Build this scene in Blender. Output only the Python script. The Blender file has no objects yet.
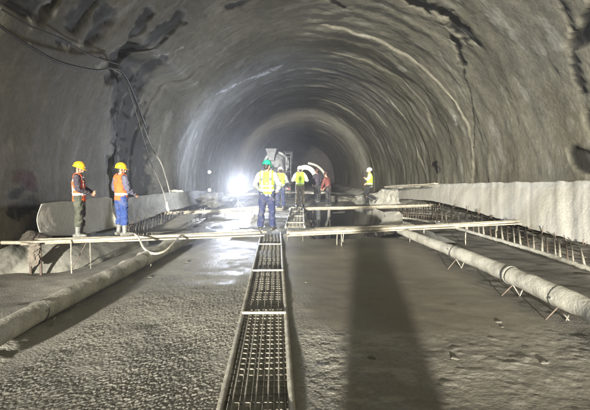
import bpy, bmesh, math, random
import numpy as np
from mathutils import Vector, Matrix, Euler
random.seed(7); rng = np.random.default_rng(7)
PI = math.pi
C = bpy.context.scene.collection
scene = bpy.context.scene

# ------------------------------------------------------------------ camera, world, light, exposure
F = 426.0; TILT = math.atan(30.0 / F); EYE = 1.43          # walkway level is z = 0
cam_d = bpy.data.cameras.new('camera'); cam = bpy.data.objects.new('camera', cam_d); C.objects.link(cam)
cam.location = (0, 0, EYE); cam.rotation_euler = (PI / 2 - TILT, 0, 0)
cam_d.sensor_width = 36.0; cam_d.lens = 26.0; cam_d.clip_start = .05; cam_d.clip_end = 600
scene.camera = cam
w = bpy.data.worlds.new('World'); scene.world = w; w.use_nodes = True
w.node_tree.nodes['Background'].inputs[0].default_value = (.93, 1, .93, 1)
w.node_tree.nodes['Background'].inputs[1].default_value = .008
# the work is lit by a mast of floodlights far behind the camera; its low, hard light rakes floor and vault
kd = bpy.data.lights.new('mast_floodlight_light', 'SPOT'); kd.energy = 800000; kd.color = (1, .96, .855); kd.spot_size = math.radians(15); kd.spot_blend = .75; kd.shadow_soft_size = 1.0
key = bpy.data.objects.new('mast_floodlight_light', kd); C.objects.link(key); key.location = (-10.3, -70, 6.2)
key.rotation_euler = (Vector((2.6, 12, .8)) - key.location).to_track_quat('-Z', 'Y').to_euler()
def area_light(name, loc, target, size, energy, col):
    d = bpy.data.lights.new(name, 'AREA'); d.shape = 'DISK'; d.size = size; d.energy = energy; d.color = col
    o = bpy.data.objects.new(name, d); C.objects.link(o); o.location = loc
    o.rotation_euler = (Vector(target) - Vector(loc)).to_track_quat('-Z', 'Y').to_euler(); return o
area_light('ceiling_fill_light', (.5, -6, .3), (2.5, 14, 6.5), 1.4, 48, (1, .96, .83))  # added low fill that brightens the vault
scene.view_settings.view_transform = 'Standard'; scene.view_settings.look = 'None'
scene.view_settings.exposure = 1.0; scene.view_settings.gamma = 1
scene.render.engine = 'CYCLES'
scene.cycles.use_denoising = True
scene.cycles.max_bounces = 6; scene.cycles.diffuse_bounces = 2; scene.cycles.volume_bounces = 0
scene.cycles.sample_clamp_indirect = 4

# ------------------------------------------------------------------ pixel helpers (photo is 590 x 410)
def ray(px, py):
    cx = (px - 295) / F; cy = (205 - py) / F
    d = Vector((cx, math.cos(TILT) + cy * math.sin(TILT), -math.sin(TILT) + cy * math.cos(TILT)))
    return d / d.y
def P(px, py, d): r = ray(px, py); return Vector((0, 0, EYE)) + r * d
def onz(px, py, z): r = ray(px, py); return Vector((0, 0, EYE)) + r * ((z - EYE) / r.z)
TCX, TCZ, TR = .73, .75, 7.0
def wallpt(px, py, inset=0.1):
    r = ray(px, py); R = TR - inset
    a = r.x ** 2 + r.z ** 2; b = 2 * (r.x * (-TCX) + r.z * (EYE - TCZ)); c = TCX ** 2 + (EYE - TCZ) ** 2 - R * R
    t = (-b + math.sqrt(b * b - 4 * a * c)) / (2 * a)
    return Vector((0, 0, EYE)) + r * t
def topx(x, y, z):
    zz = z - EYE; ct, st = math.cos(TILT), math.sin(TILT)
    dep = y * ct - zz * st; up = y * st + zz * ct
    dep = np.where(dep < .3, .3, dep)
    return 295 + F * x / dep, 205 - F * up / dep

# ------------------------------------------------------------------ numpy noise
def _h(ix, iy, iz):
    n = (ix.astype(np.int64) * 374761393 + iy.astype(np.int64) * 668265263 + iz.astype(np.int64) * 2147483647) & 0xffffffff
    n = ((n ^ (n >> 13)) * 1274126177) & 0xffffffff
    n = ((n ^ (n >> 16)) * 2246822519) & 0xffffffff
    return ((n ^ (n >> 15)) & 0xffffff) / float(0xffffff) * 2 - 1
def vn(x, y, z=0.0):
    x, y, z = np.broadcast_arrays(np.asarray(x, float), np.asarray(y, float), np.asarray(z, float))
    ix, iy, iz = np.floor(x), np.floor(y), np.floor(z)
    fx, fy, fz = x - ix, y - iy, z - iz
    s = lambda t: t * t * t * (t * (t * 6 - 15) + 10)
    u, v, q = s(fx), s(fy), s(fz)
    L = lambda a, b, t: a + (b - a) * t
    g = lambda a, b, c: _h(ix + a, iy + b, iz + c)
    return L(L(L(g(0,0,0), g(1,0,0), u), L(g(0,1,0), g(1,1,0), u), v), L(L(g(0,0,1), g(1,0,1), u), L(g(0,1,1), g(1,1,1), u), v), q)
def fbm(x, y, z=0.0, o=4):
    a, s, f = 0, 1.0, 1.0
    for k in range(o):
        a = a + s * vn(x * f + 17.3 * k, y * f + 5.1 * k, np.asarray(z) * f + 9.7 * k); s *= .5; f *= 2.03
    return a
def sstep(a, b, x): t = np.clip((x - a) / (b - a), 0, 1); return t * t * (3 - 2 * t)
def worley(x, y):
    ix, iy = np.floor(x), np.floor(y); best = np.full(np.shape(x), 9.0); hh = np.zeros(np.shape(x))
    for a in (-1, 0, 1):
        for b in (-1, 0, 1):
            cx, cy = ix + a, iy + b
            px_ = cx + .5 + .45 * _h(cx, cy, cx * 0 + 3); py_ = cy + .5 + .45 * _h(cx, cy, cx * 0 + 8)
            d = (x - px_) ** 2 + (y - py_) ** 2; m = d < best
            best = np.where(m, d, best); hh = np.where(m, _h(cx, cy, cx * 0 + 21), hh)
    return np.sqrt(best), hh

# ------------------------------------------------------------------ materials
def mat(name, base, base2=None, rough=.8, scale=3.0, bump=0.0, bscale=40.0, metallic=0.0, spec=.4, mix_lo=.35, mix_hi=.65, stretch=(1, 1, 1), emis=None, dist=.02, grain=.3, mud=0.0):
    m = bpy.data.materials.new(name); m.use_nodes = True
    nt = m.node_tree; N = nt.nodes; Lk = nt.links; b = N['Principled BSDF']
    b.inputs['Roughness'].default_value = rough; b.inputs['Metallic'].default_value = metallic
    b.inputs['Specular IOR Level'].default_value = spec
    tc = N.new('ShaderNodeTexCoord'); mp = N.new('ShaderNodeMapping'); mp.inputs['Scale'].default_value = stretch
    Lk.new(tc.outputs['Object'], mp.inputs[0])
    nz = N.new('ShaderNodeTexNoise'); nz.inputs['Scale'].default_value = scale; nz.inputs['Detail'].default_value = 6; nz.inputs['Roughness'].default_value = .6
    Lk.new(mp.outputs[0], nz.inputs[0])
    cr = N.new('ShaderNodeValToRGB'); cr.color_ramp.elements[0].position = mix_lo; cr.color_ramp.elements[1].position = mix_hi
    cr.color_ramp.elements[0].color = (*base, 1); cr.color_ramp.elements[1].color = (*(base2 or tuple(c * .7 for c in base)), 1)
    Lk.new(nz.outputs[0], cr.inputs[0])
    gn = N.new('ShaderNodeTexNoise'); gn.inputs['Scale'].default_value = max(18.0, scale * 6); gn.inputs['Detail'].default_value = 8; gn.inputs['Roughness'].default_value = .75
    Lk.new(mp.outputs[0], gn.inputs[0])
    gr = N.new('ShaderNodeMapRange'); gr.inputs[1].default_value = .3; gr.inputs[2].default_value = .7; gr.inputs[3].default_value = 1 - grain; gr.inputs[4].default_value = 1 + grain * .5
    Lk.new(gn.outputs[0], gr.inputs[0])
    gm = N.new('ShaderNodeMix'); gm.data_type = 'RGBA'; gm.blend_type = 'MULTIPLY'; gm.inputs[0].default_value = 1
    Lk.new(cr.outputs[0], gm.inputs[6]); Lk.new(gr.outputs[0], gm.inputs[7]); last = gm.outputs[2]
    if mud:
        mn = N.new('ShaderNodeTexNoise'); mn.inputs['Scale'].default_value = 7; mn.inputs['Detail'].default_value = 7; mn.inputs['Roughness'].default_value = .7; Lk.new(tc.outputs['Object'], mn.inputs[0])
        mr_ = N.new('ShaderNodeMapRange'); mr_.inputs[1].default_value = .50; mr_.inputs[2].default_value = .68; mr_.inputs[4].default_value = mud; Lk.new(mn.outputs[0], mr_.inputs[0])
        mm = N.new('ShaderNodeMix'); mm.data_type = 'RGBA'; mm.inputs[7].default_value = (.20, .185, .15, 1); Lk.new(mr_.outputs[0], mm.inputs[0]); Lk.new(last, mm.inputs[6]); last = mm.outputs[2]
    Lk.new(last, b.inputs['Base Color'])
    if bump:
        n2 = N.new('ShaderNodeTexNoise'); n2.inputs['Scale'].default_value = bscale; n2.inputs['Detail'].default_value = 5
        Lk.new(mp.outputs[0], n2.inputs[0])
        bp = N.new('ShaderNodeBump'); bp.inputs['Strength'].default_value = bump; bp.inputs['Distance'].default_value = dist
        Lk.new(n2.outputs[0], bp.inputs['Height']); Lk.new(bp.outputs[0], b.inputs['Normal'])
    if emis:
        b.inputs['Emission Color'].default_value = (*emis[0], 1); b.inputs['Emission Strength'].default_value = emis[1]
    return m
M = {}
M['pole'] = mat('weathered_pole', (.48, .44, .34), (.28, .25, .19), .8, 6, .4, 60, stretch=(1, 1, 1))
M['board'] = mat('muddy_board', (.44, .40, .31), (.24, .21, .16), .85, 5, .5, 40)
M['pipe'] = mat('plastered_pipe', (.56, .54, .46), (.30, .285, .235), .75, 2.2, .25, 30, mix_lo=.45, mix_hi=.7)
M['pipe_dark'] = mat('muddy_pipe', (.30, .29, .25), (.16, .155, .13), .85, 5, .8, 25)
M['rail'] = mat('painted_rail', (.58, .55, .45), (.30, .28, .22), .6, 7, .3, 60)
M['rebar'] = mat('rusty_rebar', (.16, .12, .09), (.09, .07, .055), .75, 30, .3, 200)
M['rebar_pale'] = mat('cement_coated_bar', (.42, .39, .32), (.2, .18, .14), .8, 20, .4, 150)
M['grate'] = mat('cement_coated_mesh', (.30, .28, .23), (.15, .14, .11), .8, 20, .4, 150)
M['membrane'] = mat('beige_geotextile', (.68, .66, .58), (.56, .54, .47), .85, 1.2, .3, 14, mix_lo=.3, mix_hi=.7)
M['membrane_white'] = mat('white_plastic_strip', (.74, .73, .68), (.56, .55, .50), .6, 3, .3, 20)
M['membrane_dark'] = mat('dusty_grey_sheet', (.34, .33, .28), (.22, .215, .185), .8, 2, .4, 12)
M['cloth_sack'] = mat('muddy_cloth', (.24, .20, .165), (.13, .115, .09), .9, 5, .5, 30)
M['cable'] = mat('black_cable', (.03, .03, .03), (.06, .06, .05), .6, 10)
M['cable_pale'] = mat('dusty_cable', (.42, .41, .37), (.25, .24, .21), .7, 10)
M['hose'] = mat('pale_hose', (.60, .57, .48), (.40, .37, .30), .6, 8, .2, 40)
M['skin'] = mat('skin', (.42, .25, .17), (.36, .2, .13), .55, 8)
M['hair'] = mat('black_hair', (.02, .017, .015), None, .6)
M['boot'] = mat('grey_rubber_boot', (.2, .2, .185), (.12, .115, .10), .5, 12)
M['boot_dark'] = mat('black_rubber_boot', (.03, .03, .03), (.08, .075, .06), .5, 12)
M['reflect'] = mat('silver_reflective_tape', (.72, .74, .68), (.60, .62, .55), .35, 20)
M['white_helmet'] = mat('white_helmet', (.78, .79, .76), None, .35, 2, mix_lo=.6, mix_hi=.9)
M['yellow_helmet'] = mat('yellow_helmet', (.85, .46, .02), (.75, .38, .02), .35, 4)
M['green_helmet'] = mat('green_helmet', (.01, .34, .20), (.01, .28, .15), .35, 4)
M['dark_helmet'] = mat('dark_helmet', (.10, .05, .045), (.06, .03, .03), .45, 4)
def cloth(n, c, c2=None, r=.85, mudd=.35): return mat(n, c, c2 or tuple(k * .78 for k in c), r, 9, .35, 60, mud=mudd)
M['lime'] = cloth('lime_vest', (.52, .78, .05), (.42, .66, .04)); M['orange'] = cloth('orange_vest', (.86, .13, .025), (.72, .09, .02))
M['shirt_pale'] = cloth('pale_shirt', (.30, .31, .31)); M['shirt_dark'] = cloth('dark_shirt', (.05, .04, .055)); M['shirt_grey'] = cloth('mauve_grey_shirt', (.10, .095, .14))
M['navy'] = cloth('navy_trousers', (.022, .03, .085)); M['blue'] = cloth('blue_trousers', (.02, .05, .19)); M['olive'] = cloth('dark_olive_trousers', (.06, .065, .045))
M['khaki'] = cloth('khaki_trousers', (.32, .27, .19)); M['dark_red'] = cloth('maroon_jacket', (.16, .045, .04)); M['black_cloth'] = cloth('black_trousers', (.02, .02, .023))
M['beige_shirt'] = cloth('beige_shirt', (.5, .46, .38))
M['truck_paint'] = mat('dusty_truck_paint', (.22, .225, .22), (.12, .12, .12), .6, 4, .2, 20)
M['truck_dark'] = mat('dark_truck_frame', (.05, .05, .055), (.1, .1, .1), .7, 6)
M['tyre'] = mat('muddy_tyre', (.03, .03, .03), (.09, .085, .07), .9, 6)
M['red_glass'] = mat('red_tail_lamp', (.35, .01, .01), None, .2)
M['duct'] = mat('cream_duct', (.80, .78, .66), (.62, .6, .5), .6, 4, .2, 10)
M['steel'] = mat('galvanised_steel', (.4, .4, .4), (.25, .25, .25), .45, 8, metallic=.7)
M['rag'] = mat('dark_red_rag', (.16, .05, .04), (.07, .03, .03), .9, 8, .5, 30)
M['stone'] = mat('grey_stone', (.17, .16, .13), (.10, .095, .075), .85, 6, .8, 30)
M['lamp_face'] = mat('lit_lamp_face', (1, 1, 1), None, .4, emis=((.86, .90, 1), 160.0))
M['small_lamp'] = mat('lit_bulb', (1, 1, 1), None, .4, emis=((1, .92, .7), 14.0))

# tunnel shell and ground materials, driven by per-vertex attributes that mark painted shade, stains and mud
def shell_material():
    m = bpy.data.materials.new('shotcrete'); m.use_nodes = True
    nt = m.node_tree; N = nt.nodes; L = nt.links; b = N['Principled BSDF']
    tc = N.new('ShaderNodeTexCoord')
    n1 = N.new('ShaderNodeTexNoise'); n1.inputs['Scale'].default_value = .35; n1.inputs['Detail'].default_value = 8; n1.inputs['Roughness'].default_value = .62
    L.new(tc.outputs['Object'], n1.inputs[0])
    cr = N.new('ShaderNodeValToRGB'); e = cr.color_ramp.elements
    e[0].position = .34; e[0].color = (.135, .127, .098, 1); e[1].position = .68; e[1].color = (.235, .222, .172, 1)
    L.new(n1.outputs[0], cr.inputs[0])
    mp = N.new('ShaderNodeMapping'); mp.inputs['Scale'].default_value = (2.2, 2.2, .25); L.new(tc.outputs['Object'], mp.inputs[0])
    n2 = N.new('ShaderNodeTexNoise'); n2.inputs['Scale'].default_value = 1.3; n2.inputs['Detail'].default_value = 7; n2.inputs['Roughness'].default_value = .65; L.new(mp.outputs[0], n2.inputs[0])
    r2 = N.new('ShaderNodeMapRange'); r2.inputs[1].default_value = .3; r2.inputs[2].default_value = .7; r2.inputs[3].default_value = .72; r2.inputs[4].default_value = 1.12
    L.new(n2.outputs[0], r2.inputs[0])
    mu = N.new('ShaderNodeMix'); mu.data_type = 'RGBA'; mu.blend_type = 'MULTIPLY'; mu.inputs[0].default_value = 1
    L.new(cr.outputs[0], mu.inputs[6]); L.new(r2.outputs[0], mu.inputs[7])
    at = N.new('ShaderNodeAttribute'); at.attribute_name = 'wet_and_shade'
    mx = N.new('ShaderNodeMix'); mx.data_type = 'RGBA'; mx.inputs[7].default_value = (.022, .021, .019, 1)  # dark colour for painted void shade, stains and seams
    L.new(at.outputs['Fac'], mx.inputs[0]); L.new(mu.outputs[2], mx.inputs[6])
    a2 = N.new('ShaderNodeAttribute'); a2.attribute_name = 'rust'
    m3 = N.new('ShaderNodeMix'); m3.data_type = 'RGBA'; m3.inputs[7].default_value = (.10, .05, .038, 1)
    L.new(a2.outputs['Fac'], m3.inputs[0]); L.new(mx.outputs[2], m3.inputs[6])
    a3 = N.new('ShaderNodeAttribute'); a3.attribute_name = 'pale'
    m4 = N.new('ShaderNodeMix'); m4.data_type = 'RGBA'; m4.inputs[7].default_value = (.55, .54, .49, 1)
    L.new(a3.outputs['Fac'], m4.inputs[0]); L.new(m3.outputs[2], m4.inputs[6]); 
    gn = N.new('ShaderNodeTexNoise'); gn.inputs['Scale'].default_value = 5.5; gn.inputs['Detail'].default_value = 10; gn.inputs['Roughness'].default_value = .78; L.new(tc.outputs['Object'], gn.inputs[0])
    gr = N.new('ShaderNodeMapRange'); gr.inputs[1].default_value = .3; gr.inputs[2].default_value = .7; gr.inputs[3].default_value = .66; gr.inputs[4].default_value = 1.3; L.new(gn.outputs[0], gr.inputs[0])
    gm = N.new('ShaderNodeMix'); gm.data_type = 'RGBA'; gm.blend_type = 'MULTIPLY'; gm.inputs[0].default_value = 1; L.new(m4.outputs[2], gm.inputs[6]); L.new(gr.outputs[0], gm.inputs[7]); L.new(gm.outputs[2], b.inputs['Base Color'])
    r3 = N.new('ShaderNodeMapRange'); r3.inputs[3].default_value = .5; r3.inputs[4].default_value = .85; L.new(n2.outputs[0], r3.inputs[0]); L.new(r3.outputs[0], b.inputs['Roughness'])
    b.inputs['Specular IOR Level'].default_value = .2
    n4 = N.new('ShaderNodeTexNoise'); n4.inputs['Scale'].default_value = 9; n4.inputs['Detail'].default_value = 8; n4.inputs['Roughness'].default_value = .6; L.new(tc.outputs['Object'], n4.inputs[0])
    bp = N.new('ShaderNodeBump'); bp.inputs['Strength'].default_value = .35; bp.inputs['Distance'].default_value = .035
    L.new(n4.outputs[0], bp.inputs['Height']); L.new(bp.outputs[0], b.inputs['Normal'])
    return m
def ground_material():
    m = bpy.data.materials.new('fresh_concrete'); m.use_nodes = True
    nt = m.node_tree; N = nt.nodes; L = nt.links; b = N['Principled BSDF']
    tc = N.new('ShaderNodeTexCoord')
    n1 = N.new('ShaderNodeTexNoise'); n1.inputs['Scale'].default_value = 1.1; n1.inputs['Detail'].default_value = 7; L.new(tc.outputs['Object'], n1.inputs[0])
    cr = N.new('ShaderNodeValToRGB'); e = cr.color_ramp.elements
    e[0].position = .33; e[0].color = (.27, .26, .225, 1); e[1].position = .68; e[1].color = (.37, .355, .305, 1)
    L.new(n1.outputs[0], cr.inputs[0])
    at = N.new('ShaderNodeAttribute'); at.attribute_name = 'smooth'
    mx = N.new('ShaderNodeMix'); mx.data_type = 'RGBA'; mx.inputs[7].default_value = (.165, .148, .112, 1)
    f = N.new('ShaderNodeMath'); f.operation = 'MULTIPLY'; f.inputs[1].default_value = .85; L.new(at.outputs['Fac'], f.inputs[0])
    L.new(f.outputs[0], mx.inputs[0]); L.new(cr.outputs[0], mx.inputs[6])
    a2 = N.new('ShaderNodeAttribute'); a2.attribute_name = 'pale'
    m4 = N.new('ShaderNodeMix'); m4.data_type = 'RGBA'; m4.inputs[7].default_value = (.48, .46, .39, 1)
    L.new(a2.outputs['Fac'], m4.inputs[0]); L.new(mx.outputs[2], m4.inputs[6])
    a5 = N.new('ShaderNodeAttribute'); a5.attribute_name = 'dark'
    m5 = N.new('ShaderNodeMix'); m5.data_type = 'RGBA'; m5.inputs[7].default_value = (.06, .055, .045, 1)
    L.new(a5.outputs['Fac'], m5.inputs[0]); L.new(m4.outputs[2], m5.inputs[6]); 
    gn = N.new('ShaderNodeTexNoise'); gn.inputs['Scale'].default_value = 30; gn.inputs['Detail'].default_value = 8; gn.inputs['Roughness'].default_value = .75; L.new(tc.outputs['Object'], gn.inputs[0])
    gr = N.new('ShaderNodeMapRange'); gr.inputs[1].default_value = .3; gr.inputs[2].default_value = .7; gr.inputs[3].default_value = .72; gr.inputs[4].default_value = 1.25; L.new(gn.outputs[0], gr.inputs[0])
    gm = N.new('ShaderNodeMix'); gm.data_type = 'RGBA'; gm.blend_type = 'MULTIPLY'; gm.inputs[0].default_value = 1; L.new(m5.outputs[2], gm.inputs[6]); L.new(gr.outputs[0], gm.inputs[7]); L.new(gm.outputs[2], b.inputs['Base Color'])
    a3 = N.new('ShaderNodeAttribute'); a3.attribute_name = 'rough'; L.new(a3.outputs['Fac'], b.inputs['Roughness'])
    b.inputs['Specular IOR Level'].default_value = .5
    n2 = N.new('ShaderNodeTexNoise'); n2.inputs['Scale'].default_value = 38; n2.inputs['Detail'].default_value = 5; L.new(tc.outputs['Object'], n2.inputs[0])
    bp = N.new('ShaderNodeBump'); bp.inputs['Distance'].default_value = .012
    r = N.new('ShaderNodeMapRange'); r.inputs[3].default_value = .75; r.inputs[4].default_value = .12; L.new(at.outputs['Fac'], r.inputs[0]); L.new(r.outputs[0], bp.inputs['Strength'])
    L.new(n2.outputs[0], bp.inputs['Height']); L.new(bp.outputs[0], b.inputs['Normal'])
    return m

# ------------------------------------------------------------------ mesh helpers
def mesh_obj(name, bm_or_me, m=None, parent=None, smooth=True):
    if isinstance(bm_or_me, bmesh.types.BMesh):
        me = bpy.data.meshes.new(name); bm_or_me.to_mesh(me); bm_or_me.free()
    else: me = bm_or_me
    o = bpy.data.objects.new(name, me); C.objects.link(o)
    if m is not None:
        for k in (m if isinstance(m, (list, tuple)) else [m]): me.materials.append(k)
    if smooth: me.polygons.foreach_set('use_smooth', [True] * len(me.polygons))
    if parent is not None: o.parent = parent
    return o
def tag(o, label=None, cat=None, group=None, kind=None):
    if label: o['label'] = label
    if cat: o['category'] = cat
    if group: o['group'] = group
    if kind: o['kind'] = kind
    return o
def thing(name, label, cat, loc=(0, 0, 0), rz=0, group=None):
    o = bpy.data.objects.new(name, None); C.objects.link(o); o.location = loc; o.rotation_euler = (0, 0, rz)
    o.empty_display_size = .1; tag(o, label, cat, group); return o
def copy_thing(o, label=None):
    r = o.copy(); C.objects.link(r)
    for ch in list(o.children):
        c = ch.copy(); C.objects.link(c); c.parent = r
        for g in list(ch.children):
            d = g.copy(); C.objects.link(d); d.parent = c
    if label: r['label'] = label
    return r
def grid_mesh(name, X, Y, Z, flip=False):
    nr, nc = X.shape
    me = bpy.data.meshes.new(name)
    co = np.stack([X, Y, Z], -1).reshape(-1, 3)
    i = np.arange(nr * nc).reshape(nr, nc)
    q = np.stack([i[:-1, :-1], i[:-1, 1:], i[1:, 1:], i[1:, :-1]], -1).reshape(-1, 4)
    if flip: q = q[:, ::-1]
    me.vertices.add(len(co)); me.vertices.foreach_set('co', co.astype(np.float32).ravel())
    me.loops.add(q.size); me.loops.foreach_set('vertex_index', q.astype(np.int32).ravel())
    me.polygons.add(len(q)); me.polygons.foreach_set('loop_start', np.arange(0, q.size, 4, dtype=np.int32))
    me.update(calc_edges=True); me.validate()
    return me
def attr(me, name, arr):
    a = me.attributes.new(name, 'FLOAT', 'POINT'); a.data.foreach_set('value', np.asarray(arr, np.float32).ravel())
def frame(t, ref):
    t = t.normalized(); s = t.cross(ref)
    if s.length < 1e-4: s = t.cross(Vector((1, 0, 0.1)))
    s.normalize(); return s, s.cross(t).normalized()
def loft(bm, pts, ra, rb=None, ref=(0, 0, 1), seg=10, caps=True, round_caps=False, mi=0):
    """elliptical tube through pts; ra = half width across (side), rb = half width along ref-ish"""
    pts = [Vector(p) for p in pts]; n = len(pts)
    if not hasattr(ra, '__len__'): ra = [ra] * n
    if rb is None: rb = ra
    if not hasattr(rb, '__len__'): rb = [rb] * n
    ref = Vector(ref); rings = []; L = []
    for k in range(n):
        t = (pts[min(k + 1, n - 1)] - pts[max(k - 1, 0)])
        s, u = frame(t, ref); L.append((pts[k], s, u, ra[k], rb[k], t.normalized()))
    seq = []
    if round_caps:
        p, s, u, a, b, t = L[0]; r = min(a, b)
        for ang in (75, 50, 25): seq.append((p - t * r * math.sin(math.radians(ang)), s, u, a * math.cos(math.radians(ang)), b * math.cos(math.radians(ang))))
    for p, s, u, a, b, t in L: seq.append((p, s, u, a, b))
    if round_caps:
        p, s, u, a, b, t = L[-1]; r = min(a, b)
        for ang in (25, 50, 75): seq.append((p + t * r * math.sin(math.radians(ang)), s, u, a * math.cos(math.radians(ang)), b * math.cos(math.radians(ang))))
    for p, s, u, a, b in seq:
        rings.append([bm.verts.new(p + s * a * math.cos(2 * PI * j / seg) + u * b * math.sin(2 * PI * j / seg)) for j in range(seg)])
    for r0, r1 in zip(rings, rings[1:]):
        for j in range(seg):
            f = bm.faces.new((r0[j], r0[(j + 1) % seg], r1[(j + 1) % seg], r1[j])); f.material_index = mi
    if caps:
        f = bm.faces.new(rings[0][::-1]); f.material_index = mi
        f = bm.faces.new(rings[-1]); f.material_index = mi
    return rings
def box(bm, c, s, rot=None, bev=0.0):
    r = bmesh.ops.create_cube(bm, size=1); vs = r['verts']
    mtx = Matrix.Translation(c) @ (rot.to_matrix().to_4x4() if rot is not None else Matrix()) @ Matrix.Diagonal((*s, 1))
    bmesh.ops.transform(bm, matrix=mtx, verts=vs)
    if bev:
        es = list({e for v in vs for e in v.link_edges})
        bmesh.ops.bevel(bm, geom=es, offset=bev, segments=2, affect='EDGES', profile=.5)
def lathe(bm, prof, seg=24, axis_m=None, closed=False):
    rings = []
    for r, z in prof: rings.append([bm.verts.new((r * math.cos(2 * PI * j / seg), r * math.sin(2 * PI * j / seg), z)) for j in range(seg)])
    for a, b in zip(rings, rings[1:]):
        for j in range(seg): bm.faces.new((a[j], a[(j + 1) % seg], b[(j + 1) % seg], b[j]))
    if closed: bm.faces.new(rings[0][::-1]); bm.faces.new(rings[-1])
    if axis_m is not None: bmesh.ops.transform(bm, matrix=axis_m, verts=[v for r in rings for v in r])
def wobbly(p0, p1, n, amp, seed=0):
    p0, p1 = Vector(p0), Vector(p1); out = []
    for k in range(n):
        t = k / (n - 1); q = p0.lerp(p1, t)
        out.append(q + Vector((float(vn(t * 5 + seed, 1.5)), float(vn(t * 5 + seed, 7.5)), float(vn(t * 5 + seed, 3.5)))) * amp)
    return out
def spline(pts, per=6):
    pts = [Vector(p) for p in pts]; out = []
    Q = [pts[0]] + pts + [pts[-1]]
    for i in range(1, len(Q) - 2):
        a, b, c, d = Q[i - 1], Q[i], Q[i + 1], Q[i + 2]
        for k in range(per):
            t = k / per
            out.append(.5 * ((2 * b) + (c - a) * t + (2 * a - 5 * b + 4 * c - d) * t * t + (3 * b - a - 3 * c + d) * t ** 3))
    out.append(pts[-1]); return out
def segdist(px, py, a, b):
    ax, ay = a; bx, by = b; dx, dy = bx - ax, by - ay
    t = np.clip(((px - ax) * dx + (py - ay) * dy) / (dx * dx + dy * dy + 1e-9), 0, 1)
    return np.hypot(px - ax - t * dx, py - ay - t * dy)

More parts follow.
